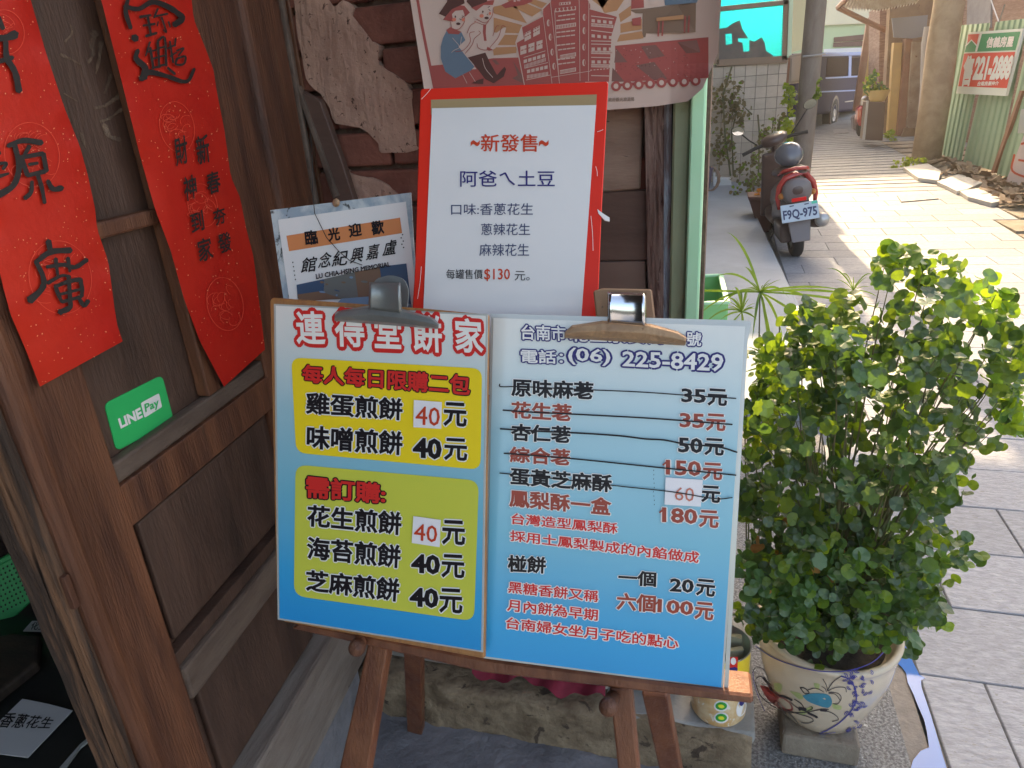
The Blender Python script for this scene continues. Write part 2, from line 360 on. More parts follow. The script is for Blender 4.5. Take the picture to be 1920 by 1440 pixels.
# rough dark concrete under the easel (displaced sheet)
N=46; V=[];Fc=[]
from mathutils import noise as mn
for j in range(N):
    for i in range(N):
        x=-3.2+i*3.30/(N-1) if i<8 else -.95+ (i-8)*1.05/(N-9); x=min(x,.1) ; y=-.6+j*1.9/(N-1)
        V.append((x,y,.001+.010*mn.noise((x*9,y*9,0))+.008*mn.noise((x*25,y*25,3))))
for j in range(N-1):
    for i in range(N-1): a=j*N+i; Fc.append((a,a+1,a+N+1,a+N))
struct(mesh('concrete_floor',V,Fc,K['floor'],smooth=True))
# ---------------------------------------------------------------- shop building: brick wall
WY=1.42
bw=thing('brick_wall',(-.5,WY,0),'old red brick shop wall with crumbling plaster patches behind the menu easel','wall')
bw['kind']='structure'
G().b2(-3.3,-.02,WY+.008,WY+.2,-.02,2.75).out('mortar_bed',K['mortar'],bw)
bmesh_=[]
for t in range(4):
    g=G(); hx,hz=.113,.0345
    g.box((0,0,0),(hx,.02,hz)); o=g.out('brick',K['brick'],None,bevel=.006,seg=2); COL.objects.unlink(o); bmesh_.append(o)
    for v in o.data.vertices: v.co+=Vector((ru(-.003,.003),ru(-.002,.002),ru(-.002,.002)))
z=.96; row=0
while z<2.0:
    x=-.90-.12*(row%2)
    while x<-.26:
        c=random.choice(bmesh_).copy(); COL.objects.link(c); c.parent=bw
        c.location=Vector((x+.115,WY+.004+ru(-.002,.003),z))-Vector(bw.location); c.rotation_euler=(ru(-.02,.02),ru(-.008,.008),ru(-.01,.01)); x+=.236
    z+=.0775; row+=1
SW=Plane((0,WY,0),(0,-1,0))
def z3(l,ox,oy,s): return [(ox+x/s,oy+y/s) for x,y in l]
def plasterpatch(pts,o):
    # patch with an uneven raised face: subdivided fan, edge crumbled
    pts=[tuple(p) for p in smooth(pts+[pts[0]],3)[:-1]]; pts=[(u+ru(-1.5,1.5),v+ru(-1.5,1.5)) for u,v in pts]
    bm=bmesh.new(); f=[bm.verts.new(SW(u,v,.020)) for u,v in pts]; bm.faces.new(f)
    bmesh.ops.triangulate(bm,faces=bm.faces[:])
    for _ in range(3): bmesh.ops.subdivide_edges(bm,edges=[e for e in bm.edges if e.calc_length()>.02],cuts=1,use_grid_fill=True)
    bmesh.ops.triangulate(bm,faces=bm.faces[:])
    ext=bmesh.ops.extrude_face_region(bm,geom=bm.faces[:])
    for v in [e for e in ext['geom'] if isinstance(e,bmesh.types.BMVert)]: v.co.y+=.022
    for v in bm.verts:
        if v.co.y<WY-.01: v.co.y+=-.005*mn.noise(v.co*22)-.004*abs(mn.noise(v.co*60))
    me=bpy.data.meshes.new('plaster_patch'); bmesh.ops.recalc_face_normals(bm,faces=bm.faces[:]); bm.to_mesh(me); bm.free(); me.materials.append(K['plaster'])
    ob=bpy.data.objects.new('plaster_patch',me); COL.objects.link(ob); adopt(ob,bw); return ob
plasterpatch(z3([(440,-60),(640,-40),(660,40),(700,52),(735,30),(770,5),(830,40),(825,100),(790,180),(810,250),(930,265),(1000,290),(1000,340),(985,400),(1080,470),(1150,520),(1205,590),(1205,650),(1160,740),(1155,800),(1180,880),(1190,930),(1235,935),(1235,970),(1010,985),(990,920),(940,860),(870,825),(720,790),(690,700),(650,620),(575,570),(520,450),(470,200)],420,0,3.43),0)
plasterpatch(z3([(765,1090),(880,1140),(980,1150),(1080,1220),(1120,1260),(1100,1330),(820,1330)],420,0,3.43),0)
# boards right of the notice
g=G(); g.px([(1120,170),(1206,170),(1200,355),(1115,362)],SW,.026,-.01); g.out('beige_board',K['lightboard'],bw,bevel=.003)
g=G(); g.px([(1100,364),(1212,356),(1216,488),(1098,490)],SW,.030,-.01); g.out('dark_board',K['darkboard'],bw,bevel=.002)
g=G(); g.px([(1090,492),(1210,490),(1212,560),(1085,560)],SW,.033,-.01); g.out('lower_board',M('pale_dark_board',(.14,.085,.065),.6,(.18,.115,.09),5,4,.2,40),bw,bevel=.002)
g=G(); g.px([(1060,562),(1222,556),(1245,900),(1050,900)],SW,.028,-.01); g.out('plinth_board',K['darkboard'],bw,bevel=.003)
# weathered corner post
cp=thing('corner_post',SW(1235,900),'weathered wooden corner post with peeling pale paint beside the green column','post')
g=G(); n=26
for k,(ua,ub,o0,mi) in enumerate([((1207,1222),(1207,1240),.045,0),((1222,1238),(1238,1240),.05,0),((1236,1258),(1238,1250),.035,1)]): pass
def postquad(u0t,u1t,u0b,u1b,o0,m,nm):
    vs=[];fs=[];nx,nz_=7,60
    for j in range(nz_+1):
        t=j/nz_; v=-30+t*930
        for i in range(nx+1):
            s=i/nx; u=(u0t+(u1t-u0t)*s)*(1-t)+(u0b+(u1b-u0b)*s)*t
            d=.006*mn.noise((u*.25,v*.012,1))+.004*mn.noise((u*.6,v*.05,5))
            vs.append(SW(u,v,o0+d*(0 if i in(0,) else 1)))
    for j in range(nz_):
        for i in range(nx): a=j*(nx+1)+i; fs.append((a,a+1,a+nx+2,a+nx+1))
    # sides back to the wall
    b=len(vs); vs+=[SW(u0t,-30,-.05),SW(u0b,900,-.05),SW(u1t,-30,-.05),SW(u1b,900,-.05)]
    fs+=[(0,nz_*(nx+1),b+1,b),(nx,b+2,b+3,nz_*(nx+1)+nx)]
    return mesh(nm,vs,fs,m,cp)
postquad(1204,1246,1222,1243,.05,K['peel'],'post_core')
postquad(1245,1262,1242,1252,.044,K['peelblue'],'peeling_paint')
# green steel column
gc=thing('green_column',(-.06,1.40,0),'pale green painted steel column at the corner of the shop, rust marks','column')
def vline(u,v,y):  # x of a vertical plane edge
    return ony(u,v,y).x
xa=vline(1256,300,1.36); xb=vline(1296,175,1.36)
G().b2(xa+.004,xb,1.36,1.44,0,2.6).out('column_face',K['greenpaint'],gc,bevel=.004)
G().b2(xb+.001,xb+.026,1.33,1.43,0,2.6).out('edge_strip',K['mint'],gc,bevel=.003)
G().b2(xa-.012,xa+.003,1.385,1.44,0,2.6).out('painted_gap_shadow',K['dark'],gc)  # solid near-black strip painting the shade between post and column
# footing, blocks, concrete slab
ft=thing('stone_footing',(-.3,1.3,0),'rough stone footing at the foot of the brick wall, under grey blocks','footing'); ft['kind']='structure'
def rough(name,x0,x1,y0,y1,z0,z1,m,amp,parent,nx=40,nz_=10,ny=6):
    vs=[];fs=[]
    def pt(x,y,z): 
        q=Vector((x*7,y*7,z*7)); k=Vector((x*24,y*24,z*24))
        return (x+amp*.5*mn.noise(q+Vector((9,0,0))),y-amp*mn.noise(q)-amp*.5*mn.noise(k),z+amp*.6*mn.noise(q+Vector((0,5,0)))+amp*.3*mn.noise(k+Vector((4,0,0))))
    # front then top as one strip
    path=[(y0,z0+(z1-z0)*j/nz_) for j in range(nz_+1)]+[(y0+(y1-y0)*j/ny,z1) for j in range(1,ny+1)]
    for (y,z) in path:
        for i in range(nx+1): vs.append(pt(x0+(x1-x0)*i/nx,y,z))
    for j in range(len(path)-1):
        for i in range(nx): a=j*(nx+1)+i; fs.append((a,a+1,a+nx+2,a+nx+1))
    r=[j*(nx+1)+nx for j in range(len(path))]; l=[j*(nx+1) for j in range(len(path))]
    b=len(vs); vs+=[(x1,y1,z0),(x0,y1,z0)]; fs+=[tuple([b]+r[::-1]),tuple([b+1]+l)]
    return mesh(name,vs,fs,m,parent,smooth=True)
rough('rubble_face',-.86,.13,1.205,1.42,-.02,.135,K['footing'],.016,ft,60,12)
G_=G(); 
for k,(a,b) in enumerate([(-.80,-.60),(-.595,-.50),(-.495,-.36),(-.355,-.20)]):
    g=G(); g.b2(a,b-.006,1.265+.004*(k%2),1.42,.145,.225-(.012 if k%2 else 0)); g.out('block',K['greybrick'],ft,bevel=.004)
g=G(); g.b2(-.21,.135,1.215,1.60,.112,.142); g.out('concrete_slab',K['slabc'],ft,bevel=.008,seg=2)
# upper shop wall, eave, the dark room behind the door
sh=thing('old_shop',(-1.6,1.3,0),'old shop building with dark room behind the wooden door','building')
G().b2(-3.4,.12,-1.6,1.75,2.75,2.85).out('eave_roof',K['darkwood'],sh)
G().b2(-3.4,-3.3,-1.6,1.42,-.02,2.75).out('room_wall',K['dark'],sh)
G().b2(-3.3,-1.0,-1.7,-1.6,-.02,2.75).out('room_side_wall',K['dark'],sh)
G().b2(-3.4,-.36,1.63,10.4,-.02,5.2).out('side_building',K['greybrick'],sh)
# ---------------------------------------------------------------- the door
dd=ray(1215,172)[:2]; dd/=np.linalg.norm(dd); P0=np.array([-.861,1.42]); dn_=np.array([dd[1],-dd[0]])
SD=Plane((P0[0],P0[1],0),(dn_[0],dn_[1],0))
def dp(s,z,d=0): q=P0-dd*s+dn_*d; return Vector((q[0],q[1],z))
def dbox(name,s0,s1,z0,z1,d0,d1,m,parent,bev=.003,tw=0):
    g=G(); g.box(dp((s0+s1)/2,(z0+z1)/2,(d0+d1)/2),((s1-s0)/2,(d1-d0)/2,(z1-z0)/2),((-dd[0],-dd[1],0),(dn_[0],dn_[1],0),(0,0,1)))
    return g.out(name,m,parent,bevel=bev,seg=2)
dr=thing('wooden_door',dp(.45,.2),'dark brown panelled wooden door leaf with red couplets pasted on it','door')
dbox('back_panel',.34,.775,.2,2.3,-.045,-.028,K['wood_panel'],dr)
dbox('stile',.772,.864,.2,2.3,-.045,.0,K['wood_door'],dr,.004)
dbox('stile',.866,.896,.2,2.3,-.03,.012,K['wood_door'],dr,.008)
dbox('stile',.20,.355,.2,2.3,-.045,-.004,K['wood_door'],dr,.004)
dbox('mullion',.500,.536,1.07,2.3,-.028,-.004,K['wood_red'],dr)
dbox('rail',.355,.7715,1.035,1.068,-.028,-.008,K['wood_moul'],dr,.005)
dbox('rail',.355,.7715,.968,1.034,-.028,-.004,K['wood_door'],dr,.002)
dbox('rail',.355,.7715,.700,.725,-.028,-.006,K['wood_panel'],dr,.002)
dbox('rail',.355,.7715,.632,.698,-.028,.004,K['wood_moul'],dr,.006)
dbox('rail',.355,.499,1.375,1.402,-.028,-.006,K['wood_moul'],dr,.004)
dbox('rail',.537,.7715,1.362,1.385,-.028,-.010,K['wood_door'],dr,.004)
dbox('rail',.355,.499,1.30,1.374,-.028,-.012,K['wood_panel'],dr,.004)
dbox('lower_panel',.378,.748,.735,.957,-.0278,-.017,K['wood_panel'],dr,.004)
dbox('lower_panel',.378,.738,.405,.624,-.0278,-.015,K['wood_panel'],dr,.004)
dbox('edge_groove',.756,.7715,1.07,2.2,-.028,-.018,K['wood_grey'],dr,.002)
# flaked plaster smears in the upper panel
SDp=Plane(tuple(dp(0,0,-.0275)),(dn_[0],dn_[1],0)); g=G()
for pts,wd,w1 in [([(113,102),(135,112),(155,124)],5,3),([(178,60),(172,85),(175,100),(166,118)],14,4),([(190,80),(186,110),(180,138)],10,3),([(208,140),(200,165),(196,175)],6,4),([(178,203),(200,196),(222,180),(226,170)],5,8),([(188,228),(205,222),(228,205)],5,6),([(122,78),(135,62),(132,45)],4,2),([(120,175),(145,190)],3,2),([(195,233),(205,255),(225,262)],9,9),([(152,250),(160,275)],10,6)]:
    stroke(g,SDp,pts,wd,0,w1=w1,rough=.35,n=6)
g.out('flaked_paint',M('dusty_plaster_smear',(.20,.135,.09),.9,(.10,.06,.04),30,5,1.,60),dr)
# door frame: jamb, weathered near post, sill
df=thing('door_frame',dp(.9,.2),'worn timber door frame with bleached sill and split grey-brown post','door frame')
o=None
def wornpost(s0,s1,d0,d1,name,m,amp):
    """front face from s0 to s1, then the side face going back from d0 to d1"""
    path=[(s0+(s1-s0)*i/5,d0) for i in range(6)]+[(s1,d0+(d1-d0)*i/12) for i in range(1,13)]; nx=len(path)-1; nz_=110; vs=[];fs=[]
    for j in range(nz_+1):
        z=.0+2.4*j/nz_
        for i,(s,d) in enumerate(path):
            w_=amp*mn.noise((s*90+d*90,z*3,1))+amp*.8*mn.noise((s*200+d*260,z*11,4)); e=.4 if i==5 else 1
            vs.append(dp(s+(w_ if i>5 else 0),z,d+(w_*e if i<=5 else 0)-(.004 if i==5 else 0)))
    for j in range(nz_):
        for i in range(nx): a=j*(nx+1)+i; fs.append((a,a+1,a+nx+2,a+nx+1))
    return mesh(name,vs,fs,m,df)
wornpost(.897,.909,.000,-.022,'split_post',K['wood_worn'],.005)
wornpost(.900,.912,-.024,-.055,'split_post',K['wood_worn'],.006)
dbox('jamb',.06,.205,.2,2.4,-.045,.012,K['wood_door'],df,.01)
dbox('jamb_moulding',.048,.062,.9,2.4,-.02,.018,K['wood_moul'],df,.003)
dbox('jamb_moulding',.022,.046,.9,2.4,-.02,.006,M('dusty_moulding',(.26,.19,.12),.7,(.16,.11,.075),7,5,.4,50,(3,3,.4)),df,.01)
dbox('jamb_moulding',.005,.020,.9,2.4,-.03,.012,K['wood_red'],df,.003)
dbox('sill',.205,.80,.205,.392,-.06,.022,K['wood_grey'],df,.008)
dbox('sill',.80,.905,.0,.26,-.06,.016,K['wood_grey'],df,.01)
dbox('sill_base',.23,.80,.0,.204,-.06,-.006,K['floor'],df,.006)
dbox('bolt_plate',.899,.908,.935,.985,.0,.008,K['wood_door'],df,.001)
# stick leaning beside the jamb
st=thing('leaning_stick',SW(620,400,.05),'dark narrow board leaning upright beside the door jamb','board')
g=G(); g.px([(556,166),(600,190),(640,300),(672,400),(632,400)],SW,.05,.03); g.out('stick',K['darkboard'],st,bevel=.002)
g=G(); g.px([(553,163),(559,160),(634,368),(626,372)],SW,.058,.044); g.out('edge_strip',K['wood_moul'],st,bevel=.001)
# ---------------------------------------------------------------- left interior things
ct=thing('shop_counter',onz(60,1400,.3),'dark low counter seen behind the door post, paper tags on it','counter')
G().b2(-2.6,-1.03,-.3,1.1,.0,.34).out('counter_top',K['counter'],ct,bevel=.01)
g=G(); SC=ZP(.347)
g.px([(111,1440),(150,1395),(178,1372),(182,1376),(150,1402),(118,1446)],SC,.004,0); g.out('glass_edge',K['plasticclear'],ct)
def papertag(name,pts,label,z,txt=None,tq=None,fold=0):
    S=ZP(z); t=thing(name,S(*pts[0]),label,'paper')
    g=G(); g.px(pts,S,.002,.0); g.out('sheet',K['paper'],t)
    if txt: g=G(); text(g,S,txt,*tq,0,bold=.012,off=.0025); g.out('handwriting',K['inkc'],t)
    return t
papertag('paper_tag',[(42,1310),(92,1320),(136,1332),(95,1375),(52,1420),(-25,1410),(-25,1375)],'creased white paper hand-lettered for scallion peanuts, lying on the dark counter',.348,'香蔥花生',((12,1335),(104,1346),(92,1366),(-6,1364)))
papertag('paper_tag',[(60,1164),(97,1164),(97,1184),(43,1183)],'small pale tag with pen strokes on the counter edge, beside the green basket',.348,'化生',((62,1166),(90,1168),(84,1182),(56,1180)))
papertag('paper_tag',[(84,1146),(92,1150),(88,1160),(70,1160)],'tiny blank pale tag farthest back on the counter edge',.348)
bk=thing('green_basket',(-1.7,.9,.35),'green plastic basket with small holes on the counter, cut by the photo edge','basket')
SG=Plane(tuple(SC(30,1150)),(.55,-.8,.2)); g=G()
g.px([(-60,1095),(0,1057),(49,1030),(60,1110),(62,1125),(20,1165),(-60,1195)],SG,.0,-.01); g.out('wall',K['crate'],bk,bevel=.004)
g=G(); g.px([(-60,1088),(0,1048),(49,1024),(50,1034),(0,1060),(-60,1100)],SG,.01,-.02); g.out('rim',K['crate'],bk,bevel=.003)
g=G()
for r in range(9):
    for c in range(14):
        u=-58+c*8+(r%2)*4; v=1098+r*10-(u+58)*.5
        if v<1200 and v>1068-.6*u and u<54 and v<1178-.35*u: dot(g,SG,(u,v),1.8,2.2,0,off=.002,n=8)
g.out('holes',K['dark'],bk)
tag(bt:=G().px([(-60,978),(16,975),(16,983),(16,992),(-60,1002)],SG,-.05,-.12).out('blue_box',K['blue'],bevel=.01,seg=3),'dark blue plastic box end in the shadow behind the door post','box')
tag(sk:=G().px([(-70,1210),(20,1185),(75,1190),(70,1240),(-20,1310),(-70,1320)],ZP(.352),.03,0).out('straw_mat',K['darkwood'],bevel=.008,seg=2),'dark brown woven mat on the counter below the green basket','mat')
# ================================================================ COUPLETS, STICKER
def sheetgrid(L,R,S,off,n,m,wav,nm,mat,par,ph=0):
    """sheet between two edge polylines, softly wavy"""
    def ip(P_,t):
        d=[0]
        for a,b in zip(P_,P_[1:]): d.append(d[-1]+math.dist(a,b))
        x=t*d[-1]
        for i in range(len(P_)-1):
            if x<=d[i+1]+1e-9: f=(x-d[i])/(d[i+1]-d[i]); return (P_[i][0]*(1-f)+P_[i+1][0]*f,P_[i][1]*(1-f)+P_[i+1][1]*f)
        return P_[-1]
    vs=[];fs=[]
    for j in range(n+1):
        a=ip(L,j/n); b=ip(R,j/n)
        for i in range(m+1):
            s=i/m; u=a[0]*(1-s)+b[0]*s; v=a[1]*(1-s)+b[1]*s
            vs.append(S(u,v,off+wav*mn.noise((u*.02,v*.02,ph))*(.2 if 0<i<m else 1)))
    for j in range(n):
        for i in range(m): q=j*(m+1)+i; fs.append((q,q+1,q+m+2,q+m+1))
    return mesh(nm,vs,fs,mat,par,smooth=True)
def flecks(g,S,poly_,n,mi,off):
    import itertools
    def inside(x,y):
        c=False; k=len(poly_)
        for i in range(k):
            (x0,y0),(x1,y1)=poly_[i],poly_[(i+1)%k]
            if (y0>y)!=(y1>y) and x<(x1-x0)*(y-y0)/(y1-y0)+x0: c=not c
        return c
    us=[p[0] for p in poly_]; vs=[p[1] for p in poly_]; k=0
    while k<n:
        u,v=ru(min(us),max(us)),ru(min(vs),max(vs))
        if inside(u,v): dot(g,S,(u,v),ru(.5,1.3),ru(.5,2.0),mi,off=off,n=5,rot=ru(0,3)); k+=1
def ring(g,S,c,rx,ry,rot,w,mi,off,n=40,a0=0,a1=6.283,rough=.3):
    pts=[]
    for i in range(n+1):
        t=a0+(a1-a0)*i/n; x,y=rx*math.cos(t),ry*math.sin(t); pts.append((c[0]+x*math.cos(rot)-y*math.sin(rot),c[1]+x*math.sin(rot)+y*math.cos(rot)))
    stroke(g,S,pts,w,mi,off=off,rough=rough,n=1)
LL=[(-115,-40),(-75,150),(-35,350),(5,535),(20,590),(48,655),(75,725)]
LR=[(46,-40),(85,95),(120,200),(150,275),(165,330),(178,390),(182,430),(203,490),(215,580),(220,610),(230,640)]
cl=thing('red_couplet',SD(150,690),'left red paper couplet ending in a large black brushed character above the green sticker','couplet','spring couplets on the wooden door')
sheetgrid(LL,LR,SD,.008,44,10,.009,'paper',K['red'],cl)
g=G(); b_=.0115
Z=lambda l,ox=0,oy=0,s=3.69:[(ox+x/s,oy+y/s) for x,y in l]
for pts,wd,w1 in [([(335,228),(350,300)],12,9),([(245,378),(350,305),(490,292)],9,12),([(250,372),(300,480),(290,560),(205,640)],8,14),([(322,408),(440,392),(520,410),(602,358)],7,9),([(385,350),(400,465)],8,6),([(470,345),(484,440)],8,6),([(330,520),(420,470),(470,470)],7,5),([(380,545),(470,510),(560,492)],8,8),([(385,545),(405,600),(430,650)],8,7),([(555,492),(568,560),(566,612)],9,7),([(405,600),(566,560)],6,6),([(428,650),(566,612)],7,6),([(475,470),(486,640),(482,690),(412,722)],8,11),([(545,622),(582,675),(612,640)],7,9)]:
    stroke(g,SD,Z(pts,0,390),wd,0,off=b_,w1=w1,rough=.12)
g.out('character',K['inkc'],cl); g=G()
for pts,wd,w1 in [([(55,1010),(160,972),(290,988)],9,11),([(100,995),(132,1150),(95,1280),(-10,1350)],10,12),([(-40,1040),(0,1062)],10,7),([(-30,1135),(45,1130),(20,1170)],7,6),([(-20,1225),(60,1200)],8,5),([(205,1010),(165,1080)],9,7),([(130,1092),(300,1062)],8,9),([(148,1092),(190,1212)],9,9),([(300,1062),(322,1185)],10,9),([(200,1138),(262,1128)],6,6),([(188,1214),(312,1186)],8,8),([(262,1210),(290,1300),(310,1405)],9,7),([(222,1255),(215,1330),(172,1372)],7,9),([(330,1250),(368,1308),(430,1300)],8,12)]:
    stroke(g,SD,Z(pts),wd,0,off=b_,w1=w1,rough=.12)
g.out('character',K['inkc'],cl); g=G()
for pts,wd,w1 in [([(-20,262),(40,262),(112,235)],11,16),([(-10,120),(22,200)],10,8),([(40,290),(48,400),(105,500),(132,632)],11,12),([(-30,430),(88,398)],9,9)]:
    stroke(g,SD,Z(pts),wd,0,off=b_,w1=w1,rough=.12)
g.out('character',K['inkc'],cl)
g=G()
for c,r in (((113,520),66),((60,290),58),((10,60),40)):
    ring(g,SD,c,r*.88,r*1.05,-.25,.9,1,.0098); 
    for q in range(16): ring(g,SD,(c[0]+ru(-r,r)*.5,c[1]+ru(-r,r)*.6),ru(6,22),ru(5,14),ru(-1,1),.8,1,.0098,n=10,a0=ru(0,3),a1=ru(3.5,6))
flecks(g,SD,LL+LR[::-1],260,0,.0105); g.out('gold_flecks',[K['gold'],K['faint']],cl)['kind']='stuff'
RL=[(175,-40),(190,0),(215,100),(240,200),(262,290),(290,390),(320,470),(345,560),(375,640),(420,725)]
RR=[(355,-40),(363,35),(385,90),(400,130),(408,180),(420,240),(430,310),(432,330),(450,370),(462,430),(475,480),(485,560),(497,655)]
cr_=thing('red_couplet',SD(440,690),'right red paper couplet with a combined character at top and two columns of small writing','couplet','spring couplets on the wooden door')
sheetgrid(RL,RR,SD,.007,44,10,.009,'paper',K['red'],cr_,ph=5)
g=G()
for pts,wd,w1 in [([(885,0),(870,80),(905,195)],9,10),([(862,45),(960,62),(1050,15),(1150,40),(1235,95),(1262,130),(1205,172)],10,14),([(968,118),(1042,105)],6,6),([(990,178),(1072,165)],5,5),([(1010,250),(1085,228)],6,6),([(1022,112),(1045,240)],6,5),([(1092,60),(1066,122)],5,4),([(1078,112),(1160,95)],5,5),([(1118,120),(1152,222),(1130,205)],5,3),([(1095,150),(1088,180)],3,3),([(1165,150),(1178,188)],4,3),([(925,255),(945,272)],17,15),([(955,345),(942,405),(1005,470),(992,540)],9,17),([(975,548),(1030,500),(1150,525),(1290,565),(1345,475)],14,7),([(1038,290),(1008,385)],5,4),([(1040,330),(1062,475)],6,5),([(1025,360),(1082,345)],4,4),([(1045,410),(1088,398)],4,4),([(1052,470),(1110,460)],5,5),([(1092,290),(1102,462)],6,5),([(1090,285),(1140,262),(1150,455)],5,6),([(1102,332),(1142,322)],4,4),([(1104,392),(1146,382)],4,4),([(1104,455),(1150,446)],5,5),([(1160,468),(1210,512)],5,6),([(1175,285),(1198,432)],5,5),([(1160,335),(1212,310)],4,4),([(1178,390),(1222,362)],4,4),([(1215,265),(1210,320)],4,4),([(1222,352),(1272,332),(1235,385)],4,4),([(1225,405),(1282,390),(1272,442),(1218,445),(1225,405)],5,5)]:
    stroke(g,SD,Z(pts),wd*.85,0,off=b_,w1=w1*.85,rough=.1)
g.out('character',K['inkc'],cr_)
for s,q in [('新',((366,258),(389,250),(395,302),(372,310))),('春',((386,326),(410,318),(415,358),(391,366))),('夯',((398,394),(420,386),(426,416),(404,424))),('發',((407,441),(430,433),(436,468),(413,476))),('財',((326,261),(349,253),(354,304),(331,312))),('神',((343,334),(366,326),(370,370),(348,378))),('到',((356,402),(379,394),(384,430),(361,438))),('家',((369,451),(394,443),(401,484),(375,492)))]:
    g=G(); text(g,SD,s,*q,0,bold=.016,off=b_); g.out('character',K['inkc'],cr_)
g=G()
for c,r in (((332,238),40),((380,385),34),((422,570),42)):
    ring(g,SD,c,r*.8,r*1.2,-.2,.9,1,.0092)
    for q in range(14): ring(g,SD,(c[0]+ru(-r,r)*.5,c[1]+ru(-r,r)*.7),ru(5,16),ru(5,12),ru(-1,1),.8,1,.0092,n=10,a0=ru(0,3),a1=ru(3.5,6))
flecks(g,SD,RL+RR[::-1],200,0,.0096); g.out('gold_flecks',[K['gold'],K['faint']],cr_)['kind']='stuff'
# payment sticker
lp=thing('payment_sticker',SD(262,775),'green rounded payment sticker stuck on the dark door below the left couplet','sticker')
g=G(); g.px(rpoly([(196,757),(304,703),(326,788),(219,846)],12),SD,-.0262,-.0277); g.out('sticker',K['lpgreen'],lp)
g=G(); t3=lambda x,y:(x/3.69,700+y/3.69)
lm=[K['white'],K['lpgreen']]
poly(g,SD,rpoly([t3(974,205),t3(1100,137),t3(1122,232),t3(1000,308)],3),0,off=-.0258); g.out('logo_tab',lm,lp); g=G()
text(g,SD,'LINE',t3(820,318),t3(968,240),t3(985,302),t3(838,378),0,bold=.045,off=-.0258); g.out('lettering',lm,lp); g=G()
text(g,SD,'Pay',t3(1000,215),t3(1092,172),t3(1105,238),t3(1010,285),1,bold=.02,off=-.0252); g.out('lettering',[K['white'],K['lpgreen']],lp)
# ================================================================ POSTER
class Curl(Plane):
    def __init__(s,y): Plane.__init__(s,(0,y,0),(0,-1,0)); s.y=y
    def __call__(s,u,v,off=0.):
        k=max(0,(u-1255)/95.)+max(0,(v-120)/90)*max(0,(u-1200)/150); l=max(0,(830-u)/60)*max(0,(v)/200+.3)
        return ony(u,v,s.y-off-.035*k*k-.010*l*l)
SP=Curl(1.315)
po=thing('event_poster',SP(1050,60),'large faded pink illustrated event poster curling at its lower right corner','poster')
def pgrid(L,R,S,off,n,m,mat,nm,par):
    vs=[];fs=[]
    for j in range(n+1):
        t=j/n
        def at(P_):
            x=t*(len(P_)-1); i=min(int(x),len(P_)-2); f=x-i; return P_[i][0]*(1-f)+P_[i+1][0]*f,P_[i][1]*(1-f)+P_[i+1][1]*f
        a,b=at(L),at(R)
        for i in range(m+1): s=i/m; vs.append(S(a[0]*(1-s)+b[0]*s,a[1]*(1-s)+b[1]*s+ (0),off))
    for j in range(n):
        for i in range(m): q=j*(m+1)+i; fs.append((q,q+1,q+m+2,q+m+1))
    return mesh(nm,vs,fs,mat,par,smooth=True)
# sheet: columns between top edge and the bottom edge polyline
def vgrid(T,B,S,off,m,n,mat,nm,par):
    """T,B functions of s in 0..1 -> (u,v)"""
    vs=[];fs=[]
    for j in range(n+1):
        for i in range(m+1):
            a=T(i/m); b=B(i/m); t=j/n; vs.append(S(a[0]*(1-t)+b[0]*t,a[1]*(1-t)+b[1]*t,off))
    for j in range(n):
        for i in range(m): q=j*(m+1)+i; fs.append((q,q+1,q+m+2,q+m+1))
    return mesh(nm,vs,fs,mat,par,smooth=True)
def lin(P_):
    def f(s):
        x=s*(len(P_)-1); i=min(int(x),len(P_)-2); k=x-i; return P_[i][0]*(1-k)+P_[i+1][0]*k,P_[i][1]*(1-k)+P_[i+1][1]*k
    return f
vgrid(lin([(760,-60),(1000,-60),(1200,-60),(1356,-60)]),lin([(800,198),(880,205),(1040,210),(1140,206),(1230,199),(1290,190),(1318,165),(1346,100)]),SP,0,118,48,K['postpaper'],'paper',po)
g=G(); PA,PR,PDK,PO,PB,PG,PP,PS=range(8); PM=[K['postpaper'],K['postred'],K['postdark'],K['postor'],K['postblue'],K['postgrey'],K['postpink'],K['poststripe']]
a4=lambda x,y:(760+x/6.4,y/6.4); b6=lambda x,y:(1040+x/6,y/6)
def pp(l,mi,off,f=a4): poly(g,SP,[f(*p) for p in l],mi,off)
# frame line, ground band
for a,b in zip([(118,-200),(130,0),(180,300),(240,600),(330,1040)],[(130,0),(180,300),(240,600),(330,1040),(345,1100)]):
    poly(g,SP,[a4(*a),a4(a[0]+34,a[1]),a4(b[0]+34,b[1]),a4(*b)],PR,.0006)
pp([(300,790),(600,760),(1050,700),(1360,690),(1440,1100),(340,1100)],PR,.0007)
pp([(360,960),(620,970),(760,1000),(420,1000)],PDK,.0009); pp([(1040,720),(1090,720),(1180,830),(1130,830)],PS,.0009); pp([(1290,730),(1400,900),(1410,1000),(1280,940),(1350,900)],PS,.0009)
# rays
for ang in [(1300,30,1060,80,1060,160,1460,280),(1060,210,1060,390,1390,400,1400,300),(1140,415,1060,540,1330,540,1390,420),(1050,570,1060,665,1330,635,1340,560),(1180,-80,1270,70,1520,200,1640,120),(1280,-90,1480,30,1640,100,1700,40)]:
    pp([(ang[i],ang[i+1]) for i in (0,2,4,6)],PO,.0006)
for l in [[(480,0),(640,-120),(860,-120),(700,120),(560,150)],[(720,160),(860,60),(860,170),(740,250)],[(740,270),(980,210),(980,330),(740,370)],[(735,390),(980,350),(1000,430),(700,470)],[(420,0),(540,90),(640,-60),(430,-100)]]:
    poly(g,SP,[b6(*p) for p in l],PO,.00125)
